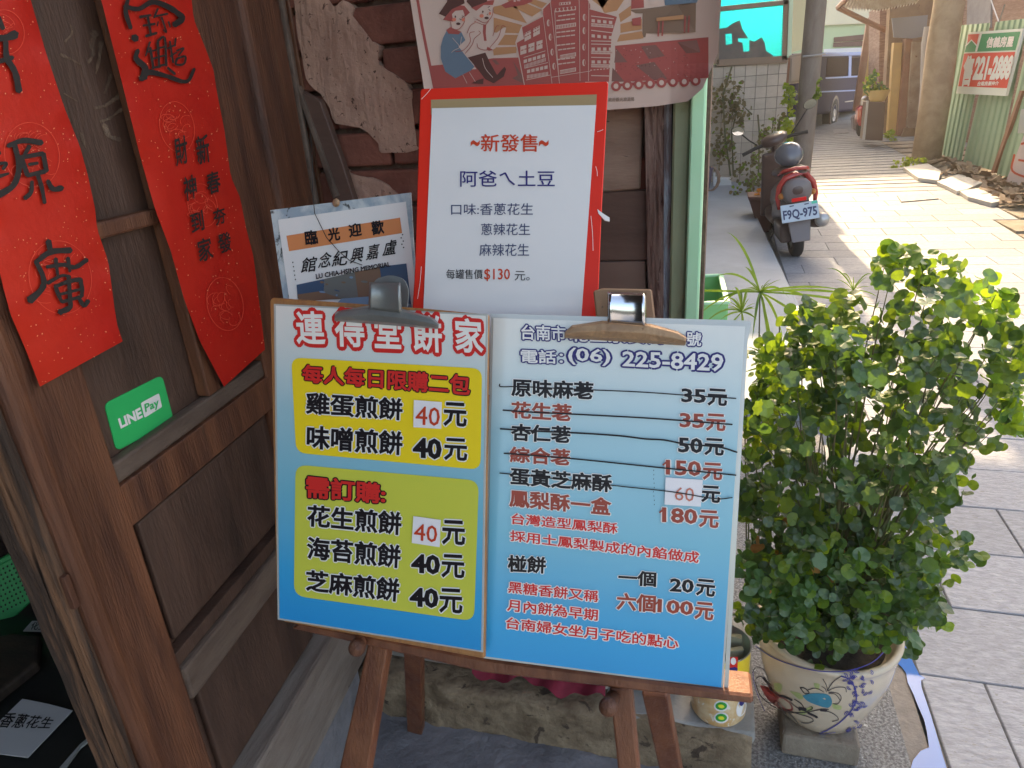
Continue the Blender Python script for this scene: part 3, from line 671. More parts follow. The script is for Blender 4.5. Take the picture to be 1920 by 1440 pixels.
# speech balloon
pp([(1150,60),(1280,0),(1300,-60),(1560,-60),(1520,20),(1420,60),(1290,80),(1200,100)],PR,.0008); pp([(1300,0),(1325,0),(1325,22),(1300,22)],PA,.001); pp([(1340,0),(1380,2),(1378,14),(1340,12)],PA,.001)
# two generic cartoon walkers
def outl(l,w=10,mi=PA,off=.0010,f=a4): stroke(g,SP,[f(*p) for p in l],w/6.4,mi,off=off,n=3)
pp([(400,170),(490,30),(520,-60),(700,-60),(720,60),(790,150),(700,250),(700,330),(640,360),(700,420),(760,560),(830,800),(930,920),(900,1010),(760,1020),(590,950),(480,880),(415,700),(420,560),(490,380),(540,350),(540,250),(450,240)],PA,.0010)
pp([(500,360),(670,380),(720,480),(640,560),(700,640),(830,800),(780,850),(600,940),(480,860),(425,700),(425,560),(450,460)],PB,.0013)
pp([(490,360),(540,325),(620,360),(672,380),(640,412),(520,405)],PR,.0014)
pp([(545,250),(560,130),(700,110),(712,180),(705,260),(640,350),(560,340)],PA,.0014)
pp([(450,235),(560,110),(640,60),(710,70),(775,150),(720,200),(690,120),(600,130),(560,170),(575,260)],PR,.0016)
pp([(402,165),(500,20),(510,-60),(700,-60),(712,40),(560,110),(480,200)],PDK,.0017)
pp([(760,-60),(1000,-60),(1060,90),(1040,190),(1000,260),(850,230),(800,150),(810,60)],PA,.0011)
pp([(735,20),(760,-60),(985,-60),(980,20),(800,90)],PDK,.0017); pp([(790,90),(985,10),(1070,0),(1050,60),(940,60),(850,130)],PR,.0016)
pp([(830,250),(1000,290),(1060,420),(1180,330),(1210,330),(1190,420),(1080,580),(980,640),(720,690),(700,560),(740,400),(780,300)],PA,.0012)
pp([(750,690),(960,630),(1010,740),(1100,900),(1190,800),(1210,830),(1180,920),(1060,1000),(960,950),(860,820)],PDK,.0014)
pp([(935,290),(970,300),(965,400),(975,490),(945,490),(930,380)],PR,.0015); pp([(985,560),(1055,600),(1000,610),(975,590)],PR,.0015)
for l in [[(830,255),(950,300),(1000,250)],[(740,400),(780,310),(840,270)],[(720,640),(800,540),(830,460),(900,400),(880,370)],[(600,620),(700,600),(780,500),(770,400),(830,380)],[(860,520),(880,580),(980,600),(1040,540),(1120,440),(1160,310),(1200,320)],[(1050,430),(1090,320),(1120,310)],[(855,230),(960,275),(1040,190),(1055,90)],[(545,260),(560,340),(640,350),(705,270),(712,180)],[(925,700),(960,820),(1050,930)]]:
    outl(l,7,PR if l[0][0]!=925 else PA,.0019)
for l in [[(565,455),(650,560),(590,600),(555,630)],[(675,440),(660,540)],[(690,900),(740,1000)],[(770,870),(840,980)]]: outl(l,6,PA,.0018)
for (x,y,rx,ry,mi) in [(600,200,9,14,PDK),(635,285,26,16,PDK),(930,140,9,14,PDK),(975,215,26,16,PDK),(585,235,24,22,PP),(695,235,20,22,PP),(915,190,26,22,PP),(1015,160,14,20,PP)]:
    dot(g,SP,a4(x,y),rx/6.4,ry/6.4,mi,off=.0021)
for l in [[(680,190),(700,200),(680,212)],[(990,90),(1015,75)],[(1000,110),(1020,130)],[(650,225),(672,240)],[(980,180),(990,165)]]: outl(l,7,PDK,.0022)
pp([(790,1000),(870,960),(940,940),(935,1010)],PDK,.002); pp([(1000,970),(1100,900),(1140,860),(1130,940),(1060,1000)],PDK,.002)
# department store print
pp([(1320,510),(1390,320),(1640,200),(1640,100),(1740,0),(1760,-80),(2500,-80),(2540,40),(2760,160),(2700,1100),(1440,1100)],PA,.0011)
pp([(1335,515),(1425,465),(1400,330),(1650,200),(1655,110),(1745,20),(1760,-80),(2140,-80),(2160,1100),(1450,1100)],PR,.0014)
poly(g,SP,[b6(*p) for p in [(0,-80),(330,-80),(400,50),(400,100),(700,190),(640,400),(610,920),(0,920)]],PR,.0013)
for (x0,y0,x1,y1) in [(1640,100,1760,1000),(1740,20,1850,1000)]: outl([(x0,y0),((x0+x1)/2,(y0+y1)/2),(x1,y1)],6,PA,.0017)
for x0,x1 in ((275,285),(385,380)): stroke(g,SP,[b6(x0,-60),b6((x0+x1)/2,400),b6(x1,910)],1,PA,off=.0017)
stroke(g,SP,[b6(0,120),b6(20,500),b6(50,910)],1,PA,off=.0017); stroke(g,SP,[b6(-40,870),b6(280,818),b6(400,800)],.9,PA,off=.0017)
stroke(g,SP,[b6(390,100),b6(700,185)],1,PA,off=.0018)
for (x,y) in [(335,195),(333,345),(330,530),(330,705)]: dot(g,SP,b6(x,y),3.2,6.5,PA,off=.0017); dot(g,SP,b6(x+8,y),1.3,5.2,PR,off=.002)
for (x,y) in [(1718,275),(1740,445),(1762,625),(1785,795)]: dot(g,SP,a4(x,y),3.2,6.5,PA,off=.0017); dot(g,SP,a4(x+8,y),1.3,5.2,PR,off=.002)
def strip(f,x0,y0,x1,y1,h,n,mi,off,gap=.35):
    for i in range(n):
        t0=i/n; t1=(i+1-gap)/n; xa_,ya_=x0+(x1-x0)*t0,y0+(y1-y0)*t0; xb_,yb_=x0+(x1-x0)*t1,y0+(y1-y0)*t1
        poly(g,SP,[f(xa_,ya_),f(xb_,yb_),f(xb_,yb_+h),f(xa_,ya_+h)],mi,off)
for yy in (160,210,345,395,490,540,650,700): strip(b6,20 if yy%20 else 40,yy+15,235,yy-10,14,4,PA,.0017,.12)
for yy in (265,600,770): strip(b6,15 if yy==265 else 60,yy+20,240,yy-12,44,1,PA,.0016,0); strip(b6,22 if yy==265 else 66,yy+28,236,yy-4,30,12,PR,.0019,.55)
strip(b6,5,95,240,70,44,1,PA,.0016,0)
for i in range(5): dot(g,SP,b6(32+45*i,110-5*i),3,3,PR,off=.0019)
strip(b6,50,30,180,18,30,1,PA,.0016,0); strip(b6,55,34,175,24,20,4,PR,.0019,.5)
for yy in (215,385,535,680): strip(b6,415,yy,675,yy+25 if yy<400 else yy,34,4,PA,.0017,.42)
for yy in (260,570,720): strip(b6,410,yy,660 if yy<600 else 620,yy+20 if yy<400 else yy+5,36,1,PA,.0016,0); strip(b6,416,yy+8,655 if yy<600 else 615,yy+26 if yy<400 else yy+12,20,16,PR,.0019,.6)
for yy in (175,335,455,490,640,845): strip(b6,410,yy,680-yy*.08,yy+(30 if yy<400 else 5),10,1,PA,.0016,0)
strip(b6,400,785,620,765,10,6,PA,.0016,.4)
for (x0,y0,x1,y1,n_,h) in [(1430,400,1640,290,2,100),(1380,560,1670,470,3,100),(1420,720,1690,640,5,40),(1460,840,1720,780,5,40)]: strip(a4,x0,y0,x1,y1,h,n_,PA,.0017,.25)
for (x0,y0,x1,y1) in [(1435,440,1640,330),(1390,600,1670,510),(1430,405,1640,295)]: strip(a4,x0,y0,x1,y1,12,7,PR,.002,.3)
for (x0,y0,x1,y1) in [(1430,775,1690,690),(1460,900,1720,860)]: strip(a4,x0,y0,x1,y1,44,16,PA,.0017,.45)
for (x0,y0,x1,y1) in [(1400,320,1650,190),(1335,510,1425,460),(1420,690,1680,610),(1430,820,1710,750),(1450,960,1740,900)]: outl([(x0,y0),(x1,y1)],7,PA,.0018)
# right part: counter scene, ground band, bulbs
pb=lambda l,mi,off: poly(g,SP,[b6(*p) for p in l],mi,off)
pb([(850,110),(1000,100),(1230,70),(1380,60),(1590,30),(1585,360),(1030,375),(1020,420),(985,420),(990,150),(860,150)],PG,.0009)
pb([(865,-60),(1000,-60),(1005,85),(860,100)],PR,.0009); pb([(1080,-60),(1170,-60),(1170,40),(1110,62),(1070,30)],PA,.0011); pb([(1230,-60),(1630,-60),(1600,30),(1240,60)],PB,.0009)
strip(b6,1310,40,1530,30,-40,9,PA,.0012,.4)
pb([(1145,200),(1450,165),(1450,215),(1145,238)],PO,.005); pb([(870,210),(970,190),(970,285),(875,290)],PR,.003)
for x,y in ((1165,240),(1210,235),(1460,180),(1505,175)): pb([(x,y),(x+18,y),(x+8,y+170 if x<1300 else y+190),(x-10,y+170 if x<1300 else y+190)],PR,.005)
for i in range(15):   # terrazzo ground in narrow strips that follow the curl
    x0=680+i*70; x1=x0+70; f=lambda x:515-(x-680)*.092; f2=lambda x:925-(x-640)*.045
    [pb([(x0,f(x0)*(1-q)+f2(x0)*q),(x1,f(x1)*(1-q)+f2(x1)*q),(x1,f(x1)*(1-q-.125)+f2(x1)*(q+.125)),(x0,f(x0)*(1-q-.125)+f2(x0)*(q+.125))],PR,.0012) for q in [k/8 for k in range(8)]]
for l in [[(690,540),(820,700),(670,705)],[(970,520),(1140,505),(1240,630),(1060,665)],[(1380,475),(1600,450),(1640,590),(1480,600)],[(650,760),(790,920),(640,915)],[(910,735),(1120,695),(1270,890),(1110,900)]]: pb(l,PS,.0013)
for k in range(70):
    x,y=ru(690,1500),ru(540,880); dot(g,SP,b6(x,y),1.0,.7,PDK if k%3 else PA,off=.0016,n=5,rot=ru(0,3))
for i in range(8):
    x,y=690+i*128,970-i*10+ (8 if i>5 else 0)
    if x<1600: dot(g,SP,b6(x,y),9.5,9.5,PR,off=.0018); dot(g,SP,b6(x,y),4.6,5,PA,off=.0026); poly(g,SP,[b6(x,y-25),b6(x+110,y-35),b6(x+110,y-5),b6(x,y+10)],PR,.0015) if i<7 else 0
text(g,SP,'政府觀光旅遊局',b6(605,1100),b6(895,1092),b6(895,1135),b6(605,1145),PG,off=.0012,bold=.01)
g.out('printed_picture',PM,po)
# ================================================================ MEMORIAL SIGN
# planes of the sheets, leaning back on the easel
SLU=Plane((-.49,.95,1.323),(.10,-.95,.28)); 
lu=thing('memorial_sign',SLU(640,560),'welcome sign card with orange band and black calligraphy, hung by the door jamb','sign')
g=G(); g.px([(507,394),(770,361),(776,470),(790,620),(540,620)],SLU,0,-.004); g.out('backing_card',M('faded_photo_card',(.30,.38,.44),.5,(.55,.60,.60),22,7,.05,20,lo=.42,hi=.56,spots=(.05,.055,.05),spot_s=30,spot_t=.6),lu)
g=G(); poly(g,SLU,[(521,412),(761,378),(772,470),(785,600),(548,600)],0,off=.0015); poly(g,SLU,[(537,442),(750,408),(754,437),(542,471)],1,off=.0022)
text(g,SLU,'臨',(571,434),(593,431),(596,456),(574,460),2,bold=.03,off=.003); text(g,SLU,'光',(614,429),(635,426),(638,449),(617,453),2,bold=.03,off=.003)
text(g,SLU,'迎',(653,421),(676,418),(678,441),(656,445),2,bold=.03,off=.003); text(g,SLU,'歡',(696,416),(718,413),(720,437),(698,441),2,bold=.03,off=.003)
for s,x0,x1,y in (('館',566,592,484),('念',599,620,475),('紀',625,651,472),('興',659,680,466),('嘉',689,709,460),('盧',720,742,452)):
    text(g,SLU,s,(x0+3,y),(x1+3,y-4),(x1-1,y+24),(x0-3,y+28),2,bold=.012,off=.003)
text(g,SLU,'LU CHIA-HSING MEMORIAL',(592,514),(731,491),(732,499),(593,523),2,bold=.03,off=.0048)
for i in range(5): dot(g,SLU,(549+i*1.2,492+i*8),1.2,1.6,2,off=.003,n=5); dot(g,SLU,(753+ru(-2,4),440+i*6),1.6,1.4,2,off=.003,n=5)
for l,mi in (([(556,534),(608,523),(607,556),(558,560)],3),([(608,523),(665,510),(672,560),(607,562)],4),([(665,510),(712,500),(720,565),(672,560)],5),([(712,500),(762,494),(772,580),(720,565)],3),([(558,552),(600,546),(640,560),(560,566)],5),([(640,560),(690,556),(770,570),(775,600),(600,600)],6)): poly(g,SLU,l,mi,off=.0022+.0002*mi)
for i in range(26): dot(g,SLU,(ru(560,760),ru(520,560)),ru(2,9),ru(.8,2.5),random.choice((3,4,5,6)),off=.0036,n=7,rot=ru(-.3,.3))
g.out('print',[K['white'],K['orange'],K['ink'],P('photo_blue',(.06,.10,.17)),P('photo_grey',(.17,.17,.155)),P('photo_brown',(.22,.13,.085)),P('photo_sky',(.20,.30,.42))],lu)
g=G(); g.tube([SLU(586,300,.0),SLU(586,360,.005),SLU(590,400,.008),SLU(612,445,.006),SLU(636,472,.006),SLU(655,488,.005),SLU(679,497,.004)],.0006,5); g.tube([SLU(582,250,0),SLU(586,300,0)],.0006,5); g.out('hanging_wire',K['dark'],lu)
g=G(); c=SLU(630,380,.003); g.lathe([(0,.004),(.004,.003),(.0065,0)],c,14,ax=((1,0,0),tuple(Vector((0,.28,.95))),(0,-.95,.28))); g.out('grommet',K['rust'],lu)
# ================================================================ NOTICE
SN=Plane((-.267,.93,1.36),(.175,-.869,.463))
nb=thing('notice_board',SN(950,590),'white paper notice in a red board above the menus, new peanut flavours','notice')
g=G(); g.px(rpoly([(788,166),(1141,152),(1128,400),(1114,760),(762,760),(778,500)],7),SN,0,-.006); g.out('red_backing',K['red2'],nb,bevel=.0012)
g=G(); poly(g,SN,[(808,187),(1119,177),(1117,215),(808,215)],0,off=.0006); g.out('tan_strip',K['tan'],nb)
g=G(); S_=SN
vgrid(lin([(810,203),(900,201),(1000,199),(1118,197)]),lin([(787,740),(1080,740)]),SN,.0013,10,14,K['paper'],'paper',nb)
NM=[K['orangered'],K['navy'],K['navy2'],K['ink']]
for s_,q,mi,bo in (('新發售',Q(902,252,1008,284),0,.012),('~',Q(883,264,899,273),0,.02),('~',Q(1011,264,1028,273),0,.02),('阿爸ㄟ土豆',Q(863,320,1040,350),1,.006),('口味:香蔥花生',((846,382),(1000,381),(999,403),(846,403)),2,.004),('蔥辣花生',Q(902,419,994,441),2,.004),('麻辣花生',Q(899,457,992,480),2,.004),('每罐售價',Q(837,505,905,523),3,.004),('$130',Q(908,504,956,527),0,.01),('元。',((965,508),(994,509),(993,526),(965,526)),3,0)):
    g=G(); text(g,SN,s_,*q,0,bold=bo,off=.002); g.out('lettering',NM[mi],nb)
g=G(); g.px([(1120,392),(1129,399),(1143,408),(1143,415),(1134,413),(1122,400)],SN,.001,-.002); g.out('torn_tape',K['white'],nb)
g=G()
for a,b in [((790,186),(808,166)),((1117,312),(1120,330)),((812,480),(813,505)),((1108,405),(1112,470)),((783,560),(790,500)),((1120,247),(1131,243))]: stroke(g,SN,[a,((a[0]+b[0])/2+1,(a[1]+b[1])/2),b],.8,0,off=.0008)
g.out('tape_creases',K['cream'],nb)
# ================================================================ EASEL
S1=Plane((-.42,.708,1.054),(-.032,-.953,.302)); S2=Plane((-.123,.735,1.017),(.050,-.935,.351))
SE=Plane((-.27,.745,1.03),(0,-.945,.327))
es=thing('easel',(-.2,.7,0),'brown wooden display easel standing before the brick wall and carrying the two menu boards','easel')
def ext(p,q,v): f=(v-p[1])/(q[1]-p[1]); return (p[0]+(q[0]-p[0])*f,v)
def onplane_z(a,b,S,o):   # point where the line a-b (seen on S) meets the floor
    p=S(*a,o); q=S(*b,o); d=q-p; return p+d*((-p.z)/d.z)
def leg(name,pl,pr,S,o0,o1):
    # pl, pr: (top, lower) seen points of left and right edges
    a,b=S(*pl[0],o0),S(*pr[0],o0); c=onplane_z(pl[0],pl[1],S,o0); d=onplane_z(pr[0],pr[1],S,o0); n=Vector(S.n)*(o0-o1)
    g=G(); g.add([a,b,d,c,a-n,b-n,d-n,c-n],[(0,1,2,3),(7,6,5,4),(0,4,5,1),(1,5,6,2),(2,6,7,3),(3,7,4,0)]); return g.out(name,K['easel'],es,bevel=.003,seg=2)
leg('leg',((693,1190),(636,1440)),((731,1190),(690,1440)),SE,-.008,-.030)
leg('leg',((1142,1290),(1158,1440)),((1183,1290),(1197,1440)),SE,-.008,-.030)
def leg2(pt,pb_,w,nm='leg'):
    d=(pb_-pt).normalized(); x=Vector((1,0,0)); x=(x-d*x.dot(d)).normalized(); y=d.cross(x)
    g=G(); g.box((pt+pb_)/2,(w/2,w*.33,(pb_-pt).length/2),(x,y,d)); return g.out(nm,K['easel'],es,bevel=.003,seg=2)
leg2(Vector((-.43,.83,1.0)),onz(780,1366)+Vector((0,0,0)),.040)
pbm=onz(1283,1560); leg2(Vector(ony(1228,1290,.86)),pbm,.040)
g=G(); g.px([(560,1168),(905,1236),(1365,1298),(1412,1303),(1413,1321),(1365,1316),(905,1262),(690,1212),(545,1180)],SE,.012,-.05); g.out('ledge',K['easel'],es,bevel=.003)
g=G(); g.px([(600,1130),(1300,1210),(1300,1240),(600,1170)],SE,-.031,-.05); g.out('crossbar',K['easel'],es,bevel=.003)
def peg(u,v,r):
    a=SE(u+12,v-22,-.012); b=SE(u,v,.045); g=G(); d=(b-a).normalized(); x=d.cross(Vector((0,0,1))).normalized(); y=d.cross(x); Lh=(b-a).length
    g.lathe([(r*.8,0),(r*.85,Lh*.7),(r,Lh*.8),(r*.98,Lh*.95),(r*.7,Lh*1.03),(0,Lh*1.06)],a,18,ax=(x,y,d)); g.out('peg',K['wood_door'],es,smooth=True)
peg(668,1217,.0115); peg(1139,1328,.0115)
# drawing boards with steel clips
b1=thing('drawing_board',S1(700,1160,-.01),'orange-edged wooden drawing board with dull steel clip behind the left price sheet','drawing board','drawing boards on the easel')
g=G(); g.px([(505,563),(510,558),(620,566),(800,579),(915,590),(908,1236),(530,1166),(517,1100)],S1,-.003,-.011); g.out('board',K['board'],b1,bevel=.002)
b2=thing('drawing_board',S2(1130,1250,-.01),'wooden drawing board with rust-stained clip behind the right price sheet','drawing board','drawing boards on the easel')
g=G(); g.px([(930,600),(1118,600),(1112,545),(1130,540),(1222,542),(1229,600),(1385,608),(1350,1290),(918,1228)],S2,-.006,-.014); g.out('board',M('pad_board',(.30,.17,.09),.6,(.22,.11,.06),10,5,.3,50,spots=(.07,.04,.03),spot_s=20,spot_t=.68),b2,bevel=.002)
def clip(S,T,par,mat,matup,back):
    # T: list of px: base left tip, shoulder l, neck l, top l, top r, neck r, shoulder r, tip r, bottom r, bottom l
    g=G(); tl,sl_,nl,nr,sr,tr_,br,bl=T['base']
    # folded base: shallow wedge, thick in the middle, lip toward the sheet
    top=[tl,sl_,nl,nr,sr,tr_]; k=len(top); V=[];n=[]
    bot=[bl]+[((bl[0]*(1-t)+br[0]*t),(bl[1]*(1-t)+br[1]*t)) for t in (.12,.33,.62,.86)]+[br]
    rows=[(0,.004),(.12,.016),(.5,.018),(.85,.012),(1,.003)]
    for t,o in rows:
        for a,b in zip(top,bot): V.append(S(a[0]*(1-t)+b[0]*t,a[1]*(1-t)+b[1]*t,o))
    Fq=[(j*k+i,j*k+i+1,(j+1)*k+i+1,(j+1)*k+i) for j in range(len(rows)-1) for i in range(k-1)]
    b0=len(V)
    for a in top: V.append(S(*a,.0005))
    for a in bot: V.append(S(*a,.0005))
    Fq+=[(i,b0+i,b0+i+1,i+1) for i in range(k-1)]+[((len(rows)-1)*k+i,(len(rows)-1)*k+i+1,b0+k+i+1,b0+k+i) for i in range(k-1)]
    Fq+=[tuple([j*k for j in range(len(rows))]+[b0+k,b0]),tuple([j*k+k-1 for j in range(len(rows)-1,-1,-1)]+[b0+k-1,b0+2*k-1])]
    g.add(V,Fq); o=g.out('clip_jaw',mat,par,bevel=.0012,seg=2)
    g=G(); lo_l,lo_r,up_r,up_l=T['neck']; V=[];m_=9
    for j in range(m_):
        t=j/(m_-1); a=(lo_l[0]*(1-t)+up_l[0]*t,lo_l[1]*(1-t)+up_l[1]*t); b=(lo_r[0]*(1-t)+up_r[0]*t,lo_r[1]*(1-t)+up_r[1]*t)
        o=.017+.006*math.sin(t*2.6)+(.0 if t<.9 else -.004)
        for s in (0,.06,.12,.5,.88,.94,1): V.append(S(a[0]*(1-s)+b[0]*s,a[1]*(1-s)+b[1]*s,o+(.002 if .01<s<.1 or .9<s<.99 else 0)-(.004 if s in(0,1) else 0)))
    g.add(V,[(j*7+i,j*7+i+1,(j+1)*7+i+1,(j+1)*7+i) for j in range(m_-1) for i in range(6)]); o=g.out('clip_lever',matup,par,smooth=True); sd=o.modifiers.new('s','SOLIDIFY'); sd.thickness=.0012
    g=G(); g.px(rpoly(back,10,4),S,-.016,-.018); o=g.out('clip_back_lever',K['steel'],par)
clip(S1,dict(base=[(628,588),(634,583),(694,572),(754,579),(811,595),(823,606),(822,617),(627,602)],neck=[(691,580),(754,587),(751,530),(692,529)]),b1,K['steel'],K['steel'],[(688,575),(702,524),(730,515),(757,522),(767,545),(762,585)])
clip(S2,dict(base=[(1059,622),(1072,610),(1130,601),(1220,607),(1271,621),(1288,632),(1285,648),(1058,634)],neck=[(1139,604),(1212,611),(1211,549),(1139,547)]),b2,K['rust'],M('chromed_lever',(.62,.63,.66),.16,metal=1),[(1132,605),(1140,552),(1210,552),(1220,608)])
# --------------------------------------------------------------- left price sheet
def sheet(name,label,S,pts,stops,zr,par=None,grp='laminated price sheets on the easel',bend=.003):
    t=thing(name,S(*pts[2]),label,'price sheet',grp)
    g=G(); 
    inset=.985; c=np.mean(np.array(pts,float),0)
    g.px([tuple(c+(np.array(p)-c)*np.array([1.018,1.010])) for p in pts],S,-.0005,-.002); g.out('laminate',K['plasticclear'],t)
    vgrid(lin([pts[0],pts[1]]),lin([pts[3],pts[2]]),S,.0006,12,16,gradmat(name+'_print',zr[0],zr[1],stops),'printed_sheet',t)
    return t
GR=[(0,(.01,.30,.66)),(.16,(.03,.37,.68)),(.42,(.16,.48,.62)),(.68,(.34,.57,.64)),(.88,(.66,.72,.70)),(1,(.80,.78,.72))]
ls=sheet('left_price_sheet','left laminated price sheet with yellow and green blocks of cracker prices',S1,[(517,573),(911,592),(902,1220),(524,1159)],GR,(.85,1.26)); ls.name='price_sheet'
g=G(); mats=[K['cream'],K['printred'],K['yellow'],K['olive'],K['ink'],K['white']]
poly(g,S1,rpoly([(546,670),(904,691),(901,881),(555,849)],20),2,off=.0014); poly(g,S1,rpoly([(554,871),(898,901),(889,1165),(551,1117)],22),3,off=.0014)
for s,q in (('連',((554,585),(605,585),(609,645),(558,643))),('得',((628,583),(680,586),(683,650),(630,648))),('堂',((702,586),(751,589),(751,653),(704,651))),('餅',((772,590),(826,593),(828,660),(776,656))),('家',((853,597),(902,600),(905,662),(856,658)))):
    text(g,S1,s,*q,0,1,bold=.024,outline=.135,off=.0012,res=2)
text(g,S1,'每人每日限購二包',(568,684),(881,704),(880,741),(568,716),1,4,bold=.03,outline=.085,off=.002)
for s,q in (('雞蛋煎餅',((575,736),(754,748),(753,788),(575,775))),('味噌煎餅',((577,798),(754,810),(753,853),(576,840))),('花生煎餅',((578,947),(752,961),(751,1003),(577,986))),('海苔煎餅',((577,1007),(751,1023),(749,1065),(577,1047))),('芝麻煎餅',((575,1069),(749,1086),(746,1128),(575,1107)))):
    text(g,S1,s,*q,4,5,bold=.03,outline=.078,off=.002)
for y0,y1,x in ((755,800,833),(822,864,834),(976,1022,830),(1040,1084,829),(1104,1150,825)): text(g,S1,'元',(x,y0),(x+41,y0+2),(x+41,y1),(x,y1-3),4,5,bold=.028,outline=.075,off=.002)
for x,y0,y1 in ((776,822,859),(773,1040,1075),(770,1103,1138)): text(g,S1,'40',(x,y0),(x+50,y0+3),(x+50,y1+1),(x,y1-3),4,5,bold=.042,outline=.085,off=.002)
text(g,S1,'需訂購:',(575,892),(722,908),(721,944),(575,932),1,4,bold=.03,outline=.085,off=.002)
g.out('printed_blocks',mats,ls)
for pts,tq in (([(776,750),(828,754),(827,804),(775,801)],((780,761),(825,765),(824,799),(779,796))),([(775,968),(826,975),(824,1026),(772,1018)],((777,981),(820,987),(819,1018),(776,1012)))):
    g=G(); g.px(pts,S1,.0034,.0026); o=g.out('price_patch',K['patch'],ls); g=G(); text(g,S1,'40',*tq,0,bold=.006,off=.0040); g.out('handwritten_price',K['orangered'],o)
# --------------------------------------------------------------- right price sheet
rs=sheet('right_price_sheet','right blue laminated price sheet with crossed-out lines and the phone number',S2,[(925,596),(1397,612),(1352,1289),(911,1231)],GR,(.79,1.25)); rs.name='price_sheet'
g=G(); g.px([(918,588),(1140,594),(1404,601),(1409,606),(1402,640),(1365,1300),(1357,1297),(1398,612),(925,596)],S2,-.0022,-.0032); g.out('spare_sheet',K['plasticclear'],rs)
g=G(); mats=[K['white'],K['navy'],K['ink'],K['printbrown'],K['printred']]
nav=dict(bold=.02,outline=.105,off=.0018)
text(g,S2,'台南市',(978,609),(1060,612),(1061,639),(978,636),0,1,**nav); text(g,S2,'北區崇安街70',(1068,614),(1283,624),(1283,646),(1068,640),0,1,**nav); text(g,S2,'號',(1288,622),(1315,624),(1314,649),(1287,648),0,1,**nav)
text(g,S2,'電話：',(977,655),(1055,658),(1055,682),(977,680),0,1,**nav); text(g,S2,'(06)',(1066,652),(1144,656),(1143,686),(1066,683),0,1,**nav); text(g,S2,'225-8429',(1168,659),(1356,665),(1354,696),(1168,686),0,1,**nav)
blk=dict(bold=.032,outline=.080,off=.0018)
for s,q,c in (('原味麻荖',((960,710),(1112,717),(1111,749),(960,742)),2),('35',((1279,729),(1322,731),(1322,755),(1279,753)),2),('元',((1328,729),(1363,731),(1362,761),(1328,759)),2),
 ('花生荖',((960,753),(1071,759),(1070,790),(960,783)),3),('35',((1276,775),(1319,777),(1319,802),(1276,800)),3),('元',((1325,776),(1360,778),(1359,808),(1325,806)),3),
 ('杏仁荖',((960,795),(1069,800),(1068,831),(959,825)),2),('50',((1273,821),(1316,823),(1316,849),(1273,847)),2),('元',((1322,822),(1357,824),(1356,854),(1322,852)),2),
 ('綜合荖',((957,838),(1068,843),(1068,873),(957,866)),3),('150',((1250,863),(1313,866),(1313,892),(1250,889)),3),('元',((1319,868),(1354,870),(1353,900),(1319,898)),3),
 ('蛋黃芝麻酥',((957,877),(1147,891),(1146,923),(957,908)),2),('元',((1316,911),(1350,913),(1349,943),(1316,940)),2),
 ('鳳梨酥一盒',((956,918),(1145,935),(1144,966),(956,949)),3),('180',((1243,952),(1306,956),(1306,982),(1243,978)),3),('元',((1312,957),(1347,959),(1346,990),(1312,987)),3),
 ('椪餅',((953,1041),(1023,1045),(1022,1075),(953,1071)),2),('一個',((1161,1069),(1230,1073),(1229,1100),(1160,1095)),2),('20',((1258,1085),(1300,1088),(1299,1111),(1257,1108)),2),('元',((1307,1086),(1341,1089),(1339,1119),(1306,1115)),2),
 ('六個',((1158,1112),(1229,1117),(1228,1148),(1157,1142)),3),('100',((1235,1124),(1299,1129),(1298,1153),(1234,1147)),3),('元',((1305,1129),(1338,1132),(1336,1163),(1303,1159)),3)):
    text(g,S2,s,*q,c,0,**blk)
rd=dict(bold=.02,outline=.095,off=.0018)
for s,q in (('台灣造型鳳梨酥',((960,962),(1158,981),(1157,1001),(959,982))),('採用土鳳梨製成的內餡做成',((957,994),(1311,1035),(1309,1056),(957,1014))),('黑糖香餅又稱',((954,1090),(1122,1108),(1121,1129),(953,1111))),('月內餅為早期',((952,1123),(1121,1143),(1120,1164),(951,1145))),('台南婦女坐月子吃的點心',((950,1157),(1272,1195),(1271,1217),(949,1178)))):
    text(g,S2,s,*q,4,0,**rd)
[stroke(g,S2,l,3.2,3,off=.0034,n=1) for l in ([(1243,872),(1251,865)],[(1237,961),(1245,954)],[(1229,1133),(1237,1126)])]
g.out('printed_lines',mats,rs)
g=G()
for l,w_ in (([(937,720),(940,725),(980,725),(1084,730),(1200,735),(1300,742),(1380,747)],1.5),([(943,769),(1000,773),(1084,777),(1230,785),(1373,796)],2.),([(938,804),(1000,808),(1084,812),(1160,817),(1210,823),(1245,825),(1288,833),(1347,838),(1382,848)],2.2),([(945,850),(1000,854),(1084,861),(1230,876),(1380,891)],1.9),([(937,887),(1020,895),(1157,911),(1259,922),(1340,935),(1373,933)],1.5)):
    stroke(g,S2,l,w_*1.45,0,off=.0047,n=5)
for i in range(9): dot(g,S2,(1226+ru(-1,1),882+i*8),.6,1.6,0,off=.003,n=5)
g.out('pen_strikes',K['ink'],rs)
g=G(); g.px([(1248,895),(1318,900),(1314,950),(1246,946)],S2,.0036,.0028); o=g.out('price_patch',K['patch'],rs); g=G(); text(g,S2,'60',(1266,913),(1302,915),(1301,941),(1265,938),0,off=.0042); g.out('handwritten_price',P('faded_red_pen',(.62,.2,.14)),o)
